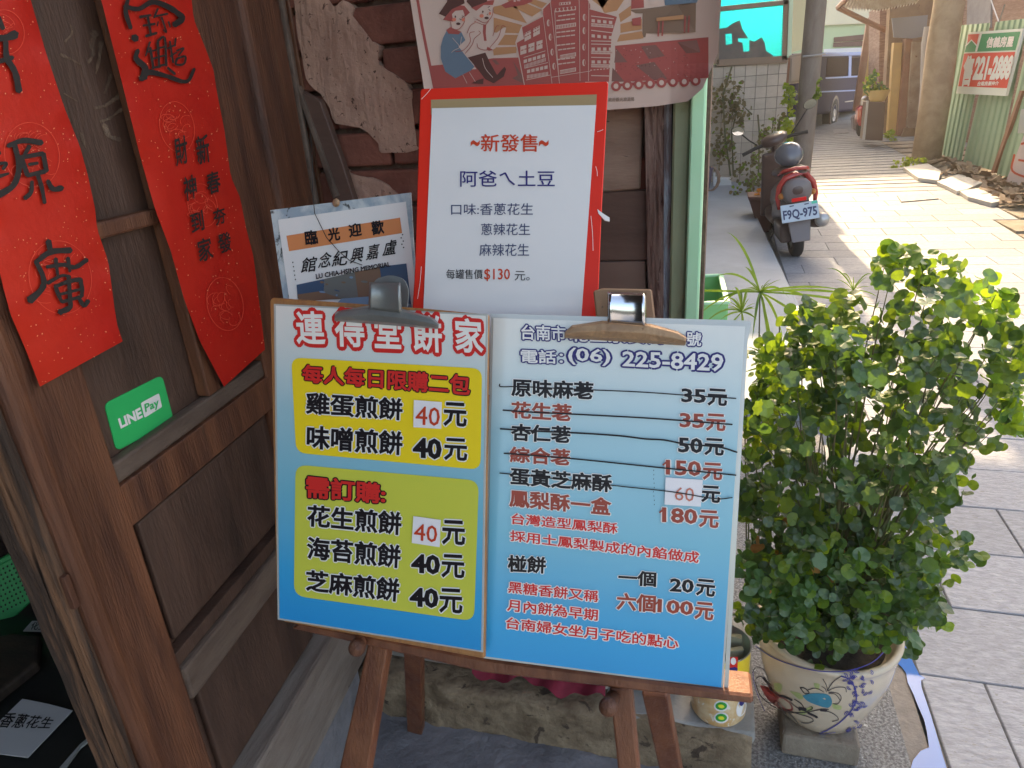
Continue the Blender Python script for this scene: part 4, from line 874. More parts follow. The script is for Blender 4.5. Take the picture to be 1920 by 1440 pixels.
# crimson cloth behind the easel
vs=[];fs=[]
for i in range(31):
    t=i/30; u=885+t*250; 
    for j in range(7):
        s=j/6; v0=1215+t*50; v1=1262+t*52+9*math.sin(t*12)+5*math.sin(t*31); p=ony(u,v0*(1-s)+v1*s,1.235-.02*math.sin(t*20+s*2)-.012*s); vs.append(p)
for i in range(30):
    for j in range(6): a=i*7+j; fs.append((a,a+1,a+8,a+7))
o=mesh('crimson_cloth',vs,fs,K['pinkcloth'],smooth=True); tag(o,'crimson cloth hanging in folds under the easel ledge before the footing','cloth')
# ================================================================ POT, TIN, PLANTS
K['leaf']=M('leaf_green',(.045,.105,.03),.42,(.07,.15,.045),30,3,rn=.35,trans=.38,spec=.9)
K['leaf2']=M('leaf_green_pale',(.11,.20,.03),.5,(.15,.24,.04),30,3,rn=.3,trans=.45)
K['leafdry']=M('dusty_leaf',(.16,.16,.10),.7,(.24,.19,.13),12,4,rn=.3,trans=.25)
K['leaf_sun_tint']=M('sun_tinted_leaf',(.16,.24,.03),.5,(.22,.30,.04),12,4,rn=.2,trans=.45)  # leaf green brightened and yellowed to paint in sunlight
K['stem']=M('green_stem',(.10,.13,.05),.6,(.14,.10,.05),20,4)
K['blade']=M('sedge_blade',(.10,.20,.05),.5,(.15,.26,.07),15,3,trans=.35)
K['glaze']=M('cream_glaze',(.66,.54,.40),.18,(.60,.47,.34),5,5,.05,30,coat=.5,spots=(.42,.34,.26),spot_s=40,spot_t=.72)
K['soil']=M('soil',(.035,.025,.018),.95,(.07,.05,.035),40,5,1.5,90)
def rnormal():
    v=Vector((random.gauss(0,1),random.gauss(0,1),random.gauss(0,1))); return v.normalized()
def leafshape(r=1.,n=14,lob=.12,cup=.2):
    V=[(0,0,0)]; 
    for i in range(n):
        t=2*math.pi*(i+.5)/n; q=r*(1+lob*math.cos(7*t))*(1-.28*max(0,-math.cos(t))**6); V.append((q*math.cos(t)+.55*r,q*math.sin(t)*1.05,cup*r*(1-abs(math.sin(t))*.9)*-.5+cup*r*.5*math.sin(3*t)))
    V[0]=(.55*r,0,-.10*r)
    return V,[(0,1+i,1+(i+1)%n) for i in range(n)]
LV,LF=leafshape()
def inpoly(x,y,P_):
    c=False; k=len(P_)
    for i in range(k):
        (x0,y0),(x1,y1)=P_[i],P_[(i+1)%k]
        if (y0>y)!=(y1>y) and x<(x1-x0)*(y-y0)/(y1-y0)+x0: c=not c
    return c
def frame(nrm,roll):
    z=nrm.normalized(); a=Vector((0,0,1)) if abs(z.z)<.95 else Vector((1,0,0)); x=z.cross(a).normalized(); y=z.cross(x)
    x2=x*math.cos(roll)+y*math.sin(roll); return x2,z.cross(x2),z
class Pot(Plane):
    """surface of revolution seen along a direction"""
    def __init__(s,c,prof): s.c=Vector(c); s.prof=prof; s.n=np.array((0,-1,0.))
    def R(s,z):
        P_=s.prof
        for (r0,z0),(r1,z1) in zip(P_,P_[1:]):
            if z0<=z<=z1: return r0+(r1-r0)*(z-z0)/(z1-z0)
        return P_[0][0] if z<P_[0][1] else P_[-1][0]
    def __call__(s,u,v,off=0.):
        d=Vector(ray(u,v)).normalized(); o=Vector(CO); t0=(Vector((s.c.x,s.c.y,o.z))-o).length*.6; t=t0; last=None
        lo=None
        for i in range(240):
            t=t0+i*.006; p=o+d*t; r=math.hypot(p.x-s.c.x,p.y-s.c.y)
            if r<s.R(p.z-s.c.z)+off: lo=t; break
        if lo is None:   # graze: closest approach
            return min((o+d*(t0+i*.006) for i in range(240)),key=lambda p:math.hypot(p.x-s.c.x,p.y-s.c.y)-s.R(p.z-s.c.z))
        a,b=lo-.006,lo
        for _ in range(18):
            m_=(a+b)/2; p=o+d*m_
            if math.hypot(p.x-s.c.x,p.y-s.c.y)<s.R(p.z-s.c.z)+off: b=m_
            else: a=m_
        return o+d*b
# ---- pot on its bricks
PC=Vector((.292,1.41,.068)); rim=ony(1541,1168,1.41); RH=rim.z-PC.z; RR_=.157
prof=[(.088,0),(.100,.012),(.118,RH*.22),(.137,RH*.45),(.148,RH*.66),(.151,RH*.84),(.150,RH*.90),(RR_,RH*.955),(RR_+.002,RH*.99)]
pt=thing('flower_pot',PC,'cream glazed flower pot painted with red and blue flowers, standing on a brick','flower pot')
g=G(); g.lathe([(0,.0)]+prof+[(RR_-.004,RH+.004),(RR_-.014,RH),(RR_-.020,RH*.9),(.125,RH*.86)],PC,56); g.out('glazed_body',K['glaze'],pt,smooth=True)
G().lathe([(.128,RH*.86),(.06,RH*.90),(0,RH*.91)],PC,24).out('soil',K['soil'],pt,smooth=True)
SPt=Pot(PC,prof); z7=lambda x,y:(1360+x/4.644,1130+y/4.644)
g=G(); MP=[M('pot_black_line',(.05,.04,.045),.3),M('pot_red',(.38,.06,.05),.3),M('pot_teal',(.05,.26,.36),.3),M('pot_green',(.40,.45,.18),.35),M('pot_blue',(.05,.05,.26),.3)]
def ps(l,w,mi,w1=None,off=.0012): stroke(g,SPt,[z7(*p) for p in l],w/4.644,mi,off=off,w1=None if w1 is None else w1/4.644,n=4)
def pf(l,mi): 
    q=smooth([z7(*p) for p in l]+[z7(*l[0])],3); c=np.mean(np.array(q),0); V=[SPt(*c,.0009)]+[SPt(*p,.0009) for p in q]; g.add(V,[(0,i,i+1) for i in range(1,len(q))],mi)
pf([(300,720),(360,730),(470,800),(560,870),(590,930),(540,945),(450,910),(360,830)],1); pf([(670,810),(760,790),(890,800),(930,860),(900,915),(820,900),(720,860)],2)
for l in [[(420,700),(490,710),(480,780),(430,760)],[(560,770),(650,790),(680,830),(640,840)],[(770,700),(820,710),(810,760),(780,740)],[(930,880),(1010,900),(1000,935),(940,920)],[(640,950),(760,900),(750,940),(670,980)]]: pf(l,3)
for l,w in [([(235,610),(270,560),(330,580),(370,655)],7),([(270,660),(300,640),(345,670),(400,760),(480,820)],9),([(330,650),(380,720),(390,770)],22),([(260,690),(300,800),(380,880),(470,930),(560,960)],9),([(290,790),(360,860),(430,880)],7),([(480,810),(540,830),(580,850)],18),([(600,840),(660,880),(680,920),(640,940)],8),([(560,860),(620,910),(700,945),(760,920),(745,905)],7),([(470,880),(520,970),(540,1020),(500,1035)],7),([(540,950),(600,1010),(635,1055)],6),([(520,930),(640,970),(740,1000),(765,1030),(720,1050),(660,1045)],7),([(560,960),(700,955),(830,930),(900,930)],8),([(830,940),(900,950),(960,980),(985,1020),(930,1035)],7),([(720,960),(780,990),(800,1000)],20),([(640,920),(700,930)],26),([(830,935),(880,940)],24),
  ([(650,740),(690,745),(730,785),(690,790),(655,745)],8),([(720,760),(790,745),(860,780)],6),([(850,665),(880,720),(890,770)],6),([(890,760),(940,690),(1010,640)],7),([(890,770),(960,740),(1040,740),(1055,780)],6),([(900,780),(980,790),(1010,830),(980,880),(940,880)],6),([(840,730),(870,750),(880,780)],6),([(900,790),(960,800),(1000,850)],6)]: ps(l,w,0)
for l,w in [([(1010,640),(1080,670),(1130,750),(1140,850),(1090,950),(1000,1040),(900,1105),(820,1140)],11),([(370,1000),(480,1060),(640,1120),(820,1145),(960,1130)],5),([(240,590),(250,700),(300,850),(370,1000)],5),([(380,1030),(480,1090)],6)]: ps(l,w,4)
for l in [[(262,378),(420,480),(640,560),(860,600),(1080,590),(1280,520),(1400,410)]]: ps(l,9,4,off=.002)
for i in range(85):   # wave scales on the right side
    x,y=ru(1030,1300),ru(590,1170); 
    if x>1010+ (y-640)*.5 - (0 if y<850 else (y-850)*1.15) and x<1310-(y-600)*.32 : 
        a=ru(0,6.28); ps([(x+26*math.cos(a+t),y+20*math.sin(a+t)) for t in (0,.6,1.2,1.8,2.4)],7,4)
        a+=.2; ps([(x+12*math.cos(a+t),y+10*math.sin(a+t)) for t in (0,.8,1.6,2.4)],6,4)
g.out('painted_decoration',MP,pt)
for nm,(x0,x1,y0,y1,z0,z1),lab in (('brick_support',(.205,.375,1.30,1.44,0,.066),'worn concrete brick under the front of the flower pot'),):
    o=G().b2(x0,x1,y0,y1,z0,z1).out('support_brick',M('worn_support',(.30,.25,.19),.9,(.20,.15,.11),12,7,1.6,50,spots=(.5,.48,.45),spot_s=20,spot_t=.66),bevel=.008,seg=2); tag(o,lab,'brick')
# ---- oat tin on the slab
TB=onz(1346,1366,.142); TR=.0625; TC=Vector((TB.x,TB.y+TR,.142)); TH=.198
tn=thing('food_tin',TC,'yellow and white oat tin with green leaf badges, holding folded cardboard, on the slab','tin')
tprof=[(TR*.93,0),(TR,.008),(TR,TH-.004),(TR*1.02,TH)]
g=G(); g.lathe([(0,0),(TR*.93,0),(TR,.008),(TR,.085)],TC,40,mi=0); g.lathe([(TR,.085),(TR,.125)],TC,40,mi=1); g.lathe([(TR,.125),(TR,TH-.003)],TC,40,mi=2); g.lathe([(TR,TH-.003),(TR*1.025,TH),(TR*.97,TH),(TR*.96,.02),(0,.02)],TC,40,mi=3)
g.out('printed_can',[M('oat_flake_print',(.68,.38,.13),.35,(.80,.62,.38),26,6,coat=.3,spots=(.85,.8,.7),spot_s=40,spot_t=.6),M('orange_white_print',(.85,.42,.06),.3,(.85,.78,.66),9,4,coat=.3,lo=.45,hi=.58),M('yellow_print',(.86,.60,.02),.3,coat=.3),K['steel']],tn,smooth=True)
STn=Pot(TC,tprof); z6=lambda x,y:(950+x/3.84,1150+y/3.84); g=G()
LM=[K['white'],M('badge_green',(.03,.35,.06),.3),M('badge_yellow',(.75,.8,.05),.3),K['navy'],K['printred']]
for (x,y) in ((1545,668),(1545,752)): g=G(); dot(g,STn,z6(x,y),14,10.5,0,off=.0006); dot(g,STn,z6(x,y),11,7.5,1,off=.0010); dot(g,STn,z6(x,y+2),6,3.5,2,off=.0014,rot=.2); g.out('badge',LM,tn)
g=G(); dot(g,STn,z6(1690,680),9,17,0,off=.0007,rot=.25); dot(g,STn,z6(1695,630),5,10,3,off=.001,rot=.2); g.out('printed_bowl',LM,tn)
g=G(); poly(g,STn,[z6(1608,315),z6(1665,312),z6(1662,425),z6(1604,420)],4,off=.0006); poly(g,STn,[z6(1606,385),z6(1663,385),z6(1662,425),z6(1604,420)],3,off=.0009); dot(g,STn,z6(1632,345),5,7,0,off=.0012); g.out('printed_logo',LM,tn)
g=G(); text(g,STn,'大燕',z6(1580,450),z6(1730,425),z6(1722,490),z6(1572,508),0,bold=.03,off=.001); g.out('lettering',K['navy'],tn)
cb=thing('folded_carton',TC+Vector((.0,0,.02)),'folded pale green-grey cardboard pieces standing inside the oat tin','cardboard')
mcard=M('card_olive',(.30,.28,.18),.75,(.24,.22,.14),8,4,.2,30)
for i,(dx,dy,w_,h_,r_) in enumerate([(.012,.012,.035,.10,.1),(-.008,-.006,.030,.085,-.15),(.024,-.018,.018,.095,.4)]):
    g=G(); g.box(TC+Vector((dx,dy,.025+h_*.9)),(w_,.006,h_*.9),((math.cos(r_),math.sin(r_),0),(-math.sin(r_),math.cos(r_),0),(.05*i-.05,.04,1))); g.out('cardboard',mcard,cb,bevel=.001)
# ---- foliage maker
def foliage(root,poly_,ymid,yr,ncl,per,size,mat,spread,named=0,mat2=None,p2=0.,up=.5,clrad=None,dens=None,leafname='leaf',shape=None,order=None):
    us=[p[0] for p in poly_]; vs_=[p[1] for p in poly_]; C_=[]; LVv,LFf=shape or (LV,LF); k=0
    while len(C_)<ncl and k<ncl*60:
        k+=1; u,v=ru(min(us),max(us)),ru(min(vs_),max(vs_))
        if not inpoly(u,v,poly_): continue
        if dens and rnd()>dens(u,v): continue
        C_.append(ony(u,v,ymid+ru(-yr,yr)))
    leaves=[]
    for c in C_:
        outd=rnormal(); outd.z=abs(outd.z)*.6+.3; outd.y-=.3; outd.normalize()
        for i in range(int(per*ru(.6,1.4))):
            p=c+rnormal()*spread*ru(.3,1); n=(rnormal()*.75+Vector((0,-.55,up))).normalized()
            leaves.append((p,frame(n,ru(0,6.28)),size*ru(.6,1.25),1 if rnd()<p2 else 0))
    leaves.sort(key=lambda l:(l[0]-Vector(CO)).length/l[2])
    if named:
        ms={}
        for mi,m in enumerate([mat,mat2 or mat]):
            for vv in range(3):
                A,B=leafshape(1.,28,ru(.08,.15),ru(.05,.35)); o=mesh(leafname,A,B,m); COL.objects.unlink(o); ms[(mi,vv)]=o
        for p,(x,y,z),s,mi in leaves[:named]:
            o=ms[(mi,random.randrange(3))].copy(); COL.objects.link(o); o.parent=root
            o.matrix_local=Matrix.Translation(p-wloc(root))@Matrix(((x.x,y.x,z.x,0),(x.y,y.y,z.y,0),(x.z,y.z,z.z,0),(0,0,0,1)))@Matrix.Scale(s,4)
    g=G()
    for p,(x,y,z),s,mi in leaves[named:]:
        g.add([p+x*(a*s)+y*(b*s)+z*(c_*s) for a,b,c_ in LVv],LFf,mi)
    o=g.out('leaves',[mat,mat2 or mat],root); o['kind']='stuff'
    return C_
crown=[(1478,588),(1560,570),(1640,600),(1668,560),(1662,480),(1720,470),(1800,500),(1884,555),(1890,620),(1918,640),(1918,690),(1885,690),(1862,720),(1876,790),(1862,820),(1838,860),(1845,880),(1800,900),(1780,930),(1800,1000),(1795,1050),(1762,1075),(1750,1140),(1735,1185),(1690,1200),(1650,1222),(1600,1225),(1540,1240),(1480,1215),(1430,1195),(1385,1150),(1382,1000),(1384,880),(1400,760),(1420,700),(1478,650)]
pl=thing('potted_plant',PC+Vector((0,0,RH*.9)),'bushy plant with small round scalloped green leaves spilling over the painted pot','plant')
random.seed(11)
def dens(u,v):
    d=1. if mn.noise((u*.014,v*.014,7))>-.16 or v>880 else .3
    if v<640: d*=.55
    if v<640 and 1600<u<1650: d*=.15
    if u>1800: d*=.55
    if u<1480 and v<900: d*=.5
    return d
CL=foliage(pl,crown,1.40,.20,320,10,.0132,K['leaf'],.040,named=290,mat2=K['leaf2'],p2=.3,dens=dens)
foliage(pl,[(1482,590),(1560,567),(1612,572),(1606,612),(1490,625)],1.5,.06,9,8,.0115,K['leaf_sun_tint'],.03)  # upper left clusters coloured as if the sun caught them
foliage(pl,[(1398,720),(1470,640),(1500,700),(1430,860)],1.5,.08,12,8,.0115,K['leaf_sun_tint'],.035)
for extra,nc in (([(1660,470),(1720,468),(1790,500),(1780,540),(1670,530)],9),([(1800,520),(1884,545),(1888,590),(1820,600)],8),([(1850,680),(1900,655),(1919,680),(1915,820),(1890,800),(1862,720)],7),([(1480,585),(1600,565),(1610,605),(1490,630)],14),([(1395,700),(1470,620),(1480,800),(1400,900)],14),([(1880,740),(1912,760),(1916,800),(1890,815)],4),([(1862,690),(1905,640),(1935,660),(1935,700)],6),([(1650,480),(1700,470),(1690,505)],4),([(1800,1000),(1815,1040),(1795,1070)],3),([(1750,1120),(1765,1150),(1742,1180)],3)):
    CL+=foliage(pl,extra,1.38,.07,nc,9,.0125,K['leaf2'],.032,mat2=K['leaf'],p2=.4)
CL+=foliage(pl,[(1395,1120),(1440,1165),(1480,1195),(1560,1222),(1620,1210),(1670,1180),(1742,1150),(1740,1040),(1400,1040)],1.27,.07,60,11,.0125,K['leaf'],.036,mat2=K['leaf2'],p2=.15)
foliage(pl,[(1400,980),(1520,940),(1640,1050),(1500,1120),(1400,1100)],1.24,.05,7,3,.010,M('withered_leaf',(.30,.13,.04),.7,(.36,.2,.06),12,4,rn=.3,trans=.3),.03)
base=PC+Vector((0,0,RH*.9)); g=G()
for k,c in enumerate(CL):
    if k%4: continue
    b=base+Vector((ru(-.05,.05),ru(-.05,.05),0)); m1=b.lerp(c,.45)+Vector((ru(-.03,.03),ru(-.03,.03),.05)); 
    q=[b,b.lerp(m1,.5)+Vector((0,0,.02)),m1,m1.lerp(c,.55)+Vector((ru(-.01,.01),0,.01)),c]; g.tube(q,[.0035,.003,.0022,.0014,.0007],5,cap=False)
o=g.out('stems',K['stem'],pl)
# ---- umbrella sedge behind
sg=thing('umbrella_sedge',(.18,1.75,0),'umbrella sedge with thin stems and long radiating blades behind the leafy plant','plant')
def blade(g,a,b,sag,w_,n=8):
    a,b=Vector(a),Vector(b); d=b-a; s=d.cross(Vector((0,1,.2))).normalized(); V=[]
    for i in range(n+1):
        t=i/n; p=a.lerp(b,t)+Vector((0,0,sag*4*t*(1-t))); ww=w_*(.35+1.2*t*(1-t)*2)*(1-t**4)
        V+=[p-s*ww,p+s*ww]
    g.add(V,[(2*i,2*i+1,2*i+3,2*i+2) for i in range(n)])
def sstem(u0,v0,u1,v1,y=1.75,w_=.0022):
    a=ony(u0,v0,y); b=ony(u1,v1,y+.03); g=G(); g.tube([a,a.lerp(b,.5)+Vector((.004,0,0)),b],[w_*.8,w_,w_*1.2],6); g.out('stem',K['stem'],sg)
umb=[((1425,548),1.75,[(1363,435),(1255,545),(1300,600),(1340,520),(1590,545),(1640,560),(1680,585),(1530,620),(1470,640),(1455,700),(1410,640),(1440,650),(1560,590),(1345,580),(1480,560),(1395,500)],1),
 ((1391,585),1.72,[(1350,600),(1340,640),(1372,545),(1388,545),(1405,548),(1415,575),(1360,560),(1420,600),(1310,620),(1395,640)],.8),
 ((1455,685),1.70,[(1400,650),(1390,700),(1500,650),(1520,700),(1440,740),(1480,610),(1405,730),(1560,640),(1420,620),(1540,670)],.9),
 ((1445,770),1.68,[(1398,760),(1400,820),(1500,740),(1490,820),(1430,850),(1395,790),(1470,700)],.9),
 ((1560,640),1.80,[(1500,600),(1620,600),(1640,650),(1585,560),(1540,700),(1600,690)],.8),
 ((1600,545),1.9,[(1545,505),(1570,520),(1640,520),(1650,560),(1575,565)],.5)]
for (u,v),y,E_,sc_ in umb:
    g=G(); c=ony(u,v,y)
    for (a,b) in E_: blade(g,c,ony(a,b,y+ru(-.08,.08)),ru(.0,.03),.0035*sc_)
    g.out('blades',K['blade'],sg); g=G()
    for k in range(14): blade(g,c,c+Vector((ru(-.05,.05),ru(-.05,.05),ru(-.0,.04))),.006,.0012)
    g.out('flower_head',K['leaf2'],sg)
for a in ((1425,548,1408,1150),(1391,585,1400,1150),(1455,685,1425,1150),(1445,770,1430,1150),(1436,640,1418,1100),(1462,600,1440,1100),(1400,760,1402,1140),(1560,640,1500,1100),(1470,700,1452,1080)): sstem(*a)
# ---- mint green planter box on the ledge
cr2=thing('planter_box',ong(1325,585,.1),'mint green plastic planter box standing on the grey ledge beside the column','planter')
zt=.36; A,B,Cc,D=[onz(u,v,zt) for u,v in ((1286,520),(1351,517),(1363,568),(1286,571))]
def wallseg(a,b,nm):
    d=(b-a).normalized(); n=Vector((-d.y,d.x,0)); g=G(); g.box(((a+b)/2).xy.to_3d()+Vector((0,0,.23)),((b-a).length/2,.008,.13),(d,n,(0,0,1))); g.out(nm,K['mintbox'],cr2,bevel=.004)
    g=G(); g.box(((a+b)/2).xy.to_3d()+Vector((0,0,zt+.004)),((b-a).length/2+.012,.016,.008),(d,n,(0,0,1))); g.out('rim',K['mint'],cr2,bevel=.004)
K['mintbox']=M('mint_plastic',(.20,.52,.20),.4)
wallseg(A,B,'back_wall'); wallseg(B,Cc,'side_wall'); wallseg(D,Cc,'front_wall')
G().b2(D.x,Cc.x,D.y,A.y,.11,.15).out('bottom',K['mintbox'],cr2)
# ================================================================ UP THE ALLEY
random.seed(23)
K['tile']=M('pale_wall_tile',(.56,.50,.45),.35,(.48,.43,.38),8,4,coat=.1,rn=.09)
K['grout']=M('grey_grout',(.20,.18,.165),.9)
K['cyan']=M('cyan_panel',(.0,.95,.88),.18,metal=1.,bump=.15,bs=3)  # cyan metal mirrors the sky in place of a backlit glow
if 0:
 m=K['cyan']; n_=m.node_tree.nodes; t_=n_.new('ShaderNodeBsdfTranslucent'); t_.inputs[0].default_value=(.02,.95,.88,1); mx_=n_.new('ShaderNodeMixShader'); mx_.inputs[0].default_value=.75
if 0:
 m.node_tree.links.new(n_['Principled BSDF'].outputs[0],mx_.inputs[1]); m.node_tree.links.new(t_.outputs[0],mx_.inputs[2]); m.node_tree.links.new(mx_.outputs[0],n_['Material Output'].inputs[0])
K['polec']=M('grey_brown_pole',(.26,.215,.185),.8,(.20,.15,.125),5,6,.5,30,(2,2,.6))
K['creamwall']=M('cream_wall',(.74,.66,.46),.8,(.70,.62,.44),1,4)
K['palegreen']=M('pale_green_wall',(.50,.60,.36),.8,(.46,.55,.34),1.5,4)
K['vanblue']=M('dark_blue_van_paint',(.025,.022,.065),.6,spec=.08)
K['vanlight']=M('pale_blue_van_trim',(.22,.32,.62),.5)
K['glass']=M('tinted_glass',(.045,.026,.024),.8,spec=.02)
K['rubber']=M('tyre_rubber',(.03,.025,.023),.8)
K['alloy']=M('wheel_steel',(.45,.43,.42),.35,metal=.7)
K['tin']=M('corrugated_roof_sheet',(.62,.55,.44),.6,(.48,.36,.24),5,5,.2,30)
K['brownsteel']=M('brown_steel',(.26,.12,.07),.6,(.33,.17,.10),4,4)
K['ochre']=M('ochre_wall',(.62,.42,.16),.8,(.52,.34,.14),2,4)
K['oldwall']=M('old_brown_wall',(.34,.22,.13),.9,(.24,.15,.095),3,7,1.,20,spots=(.16,.09,.06),spot_s=8,spot_t=.62)
K['rubbrick']=M('old_brick_far',(.22,.12,.085),.9,(.32,.2,.15),5,7,1.5,12,(1,1,7),lo=.42,hi=.6)
K['fence']=M('faded_green_sheet',(.27,.41,.27),.6,(.33,.46,.31),1.2,5,.1,8)
K['concpole']=M('concrete_pole',(.50,.38,.26),.9,(.38,.27,.18),5,6,.5,20)
K['marble']=M('marble_piece',(.60,.57,.52),.5,(.50,.47,.43),3,5)
K['debris']=M('dry_litter',(.34,.22,.14),.9,(.48,.36,.25),9,5,rn=.3)
K['scoot']=M('scooter_dark',(.06,.032,.028),.4,(.085,.045,.038),6,3,coat=.3)
K['scootred']=M('scooter_red',(.42,.03,.025),.25,coat=.5)
K['scootgrey']=M('scooter_grey',(.16,.13,.13),.4,coat=.2)
K['mirror']=M('mirror_glass',(.8,.8,.8),.04,metal=1)
def far(name,pts,S,o0,o1,m,par=None,bev=0): 
    g=G(); g.px(pts,S,o0,o1); return g.out(name,m,par,bevel=bev)
# --- tiled house with cyan window
TY=10.75; ST=YP(TY)
th=thing('tiled_house',ST(1410,350),'house end wall of small pale square tiles with a mirror-like cyan window above','house')
xr=ST(1478,200).x; ztop=ST(1412,119).z; pitch=.1432
G().b2(-1.2,xr-.002,TY+.012,TY+.3,-.02,ztop+.02).out('wall',K['grout'],th)
G().b2(-1.2,xr+.02,TY+.4,TY+.5,-.02,ztop+.02).out('back_wall',K['grout'],th)
g=G(); g.b2(-pitch/2+.003,pitch/2-.003,-.008,.008,-pitch/2+.003,pitch/2-.003); tl=g.out('tile',K['tile'],None,bevel=.002); COL.objects.unlink(tl)
for i in range(11):
    for j in range(int(ztop/pitch)+1):
        z=ztop-.01-pitch*(j+.5)
        if z<.1: continue
        c=tl.copy(); COL.objects.link(c); c.parent=th; c.location=Vector((xr-.01-pitch*(i+.5),TY+.006,z))-Vector(th.location)
far('window_frame',[(1340,-60),(1486,-70),(1478,118),(1344,126)],ST,.03,.02,M('frame_backing',(.30,.22,.17),.7),th) if 0 else None
fr=M('window_frame_brown',(.28,.20,.15),.6)
wf=far('window_frame',[(1345,13),(1478,0),(1478,8),(1345,21)],ST,.05,-.05,fr,th)
far('sill',[(1344,112),(1477,104),(1476,118),(1344,124)],ST,.05,-.05,fr,th); far('frame_post',[(1471,-60),(1480,-60),(1476,112),(1466,112)],ST,.05,-.05,fr,th); far('frame_post',[(1340,-60),(1350,-60),(1348,120),(1338,120)],ST,.05,-.05,fr,th)
far('pane',[(1350,22),(1471,9),(1466,106),(1347,113)],ST,.0,-.01,K['cyan'],th); far('pane',[(1350,-60),(1474,-60),(1471,-1),(1350,12)],ST,.0,-.01,K['cyan'],th)
g=G(); darkm=M('grey_goods',(.13,.12,.12),.8,(.2,.17,.16),4,5)
g.px([(1346,54),(1362,52),(1375,43),(1387,38),(1392,55),(1405,75),(1414,78),(1428,70),(1434,80),(1436,95),(1450,104),(1440,112),(1346,116)],ST,.02,.004); o=g.out('stacked_goods',darkm); tag(o,'grey jumble of goods in front of the cyan window panel','goods')
g=G(); 
for q in ([(1360,64),(1372,63),(1373,82),(1361,84)],[(1384,72),(1405,72),(1405,96),(1394,97),(1392,80),(1384,78)]): poly(g,ST,q,0,off=.022)
g.out('gap',K['cyan'],o)
far('corner_pillar',[(1482,-60),(1489,-60),(1484,107),(1476,108)],ST,.08,-.1,M('mint_white_pillar',(.62,.80,.62),.5),th)
far('upper_wall',[(1489,-60),(1516,-60),(1506,92),(1485,98)],YP(11.6),0,-.2,K['creamwall'],th)
# unseen storey added behind the tiled house to shade the ledge
G().b2(-1.2,xr-.25,TY+.6,TY+4,0,5.4).out('shade_wing',K['creamwall'],th)
# --- unseen canopy added high over the lane to shade the near paving
cn=thing('shade_canopy',(1.2,8.5,5.1),'unseen corrugated canopy added high above to shade the near lane','canopy')
G().b2(-1.0,4.0,7.3,10.0,5.2,5.23).out('sheet',K['tin'],cn); G().b2(-1.0,4.0,7.3,7.36,5.15,5.2).out('beam',K['brownsteel'],cn); G().b2(-1.0,4.0,9.94,10.0,5.15,5.2).out('beam',K['brownsteel'],cn)
# --- utility pole with meter box
pb0=Vector((1.02,9.45,gz(9.45))); up_=thing('utility_pole',pb0,'grey-brown round utility pole at the lane side behind the parked scooter','pole')
top=ony(1531,0,9.45); rp=.5*30/1290*9.7
g=G(); g.tube([Vector((ony(1494,372,9.45).x,9.45,pb0.z-.02)),Vector((ony(1511,225,9.45).x,9.45,ony(1511,225,9.45).z)),Vector((top.x,9.45,top.z)),Vector((top.x+.02,9.45,6))],[rp*1.12,rp*1.02,rp*.98,rp*.8],20); g.out('shaft',K['polec'],up_,smooth=True)
g=G(); z=ony(1524,105,9.45).z; g.tube([Vector((ony(1524,105,9.45).x-.12,9.33,z)),Vector((ony(1524,105,9.45).x,9.32,z)),Vector((ony(1524,105,9.45).x+.12,9.33,z+.01))],.012,6); g.out('band',K['alloy'],up_)
mb=thing('meter_box',ony(1491,128,9.6),'beige meter box fixed beside the utility pole','box')
far('case',[(1480,104),(1505,98),(1502,155),(1478,158)],YP(9.7),.0,-.12,M('meter_beige',(.42,.36,.30),.6),mb,.01); far('cover',[(1484,108),(1502,104),(1499,150),(1483,153)],YP(9.7),.012,0,M('meter_cover',(.48,.42,.36),.5),mb,.004)
far('support_strut',[(1478,108),(1482,108),(1478,158),(1474,160)],YP(9.7),.02,-.02,K['brownsteel'],mb)
# --- vegetation by the tiled wall
wallp=thing('climbing_plant',ong(1360,350),'dusty grey-green creeper straggling over the tiled wall','plant')
sl_=leafshape(1,6,.0,.2)
foliage(wallp,[(1345,150),(1375,120),(1392,160),(1400,200),(1412,215),(1390,240),(1380,300),(1350,310),(1325,260),(1318,190)],10.55,.1,60,9,.026,K['leafdry'],.10,shape=sl_,mat2=K['leaf2'],p2=.15)
vs=G(); 
for a in ([(1370,330),(1360,260),(1355,180),(1372,125)],[(1375,330),(1372,250),(1385,190),(1410,215)],[(1422,330),(1424,250),(1421,215)],[(1443,330),(1448,250),(1450,225)]): vs.tube([ony(u,v,10.5) for u,v in a],.012,5)
vs.out('stems',K['stem'],wallp)
bu=thing('wall_bush',ong(1420,385),'dense olive bush in front of the tiled wall, left of the scooter','bush')
foliage(bu,[(1400,330),(1420,270),(1440,230),(1465,190),(1478,240),(1475,320),(1450,380),(1400,392),(1365,388),(1372,345),(1395,300)],9.7,.35,90,10,.024,M('olive_leaf',(.12,.13,.06),.6,(.17,.13,.08),12,4,rn=.3,trans=.25),.09,shape=sl_,mat2=K['leaf2'],p2=.3)
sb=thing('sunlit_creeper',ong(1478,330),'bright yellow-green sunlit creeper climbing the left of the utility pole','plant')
foliage(sb,[(1472,155),(1488,160),(1490,200),(1486,260),(1480,310),(1470,300),(1466,230)],9.45,.12,42,9,.022,K['leaf_sun_tint'],.05,shape=sl_)  # sunlit look is put into the leaf colour
foliage(sb,[(1528,150),(1540,150),(1536,175),(1525,200),(1518,170)],9.2,.06,7,8,.02,K['leaf2'],.04,shape=sl_)
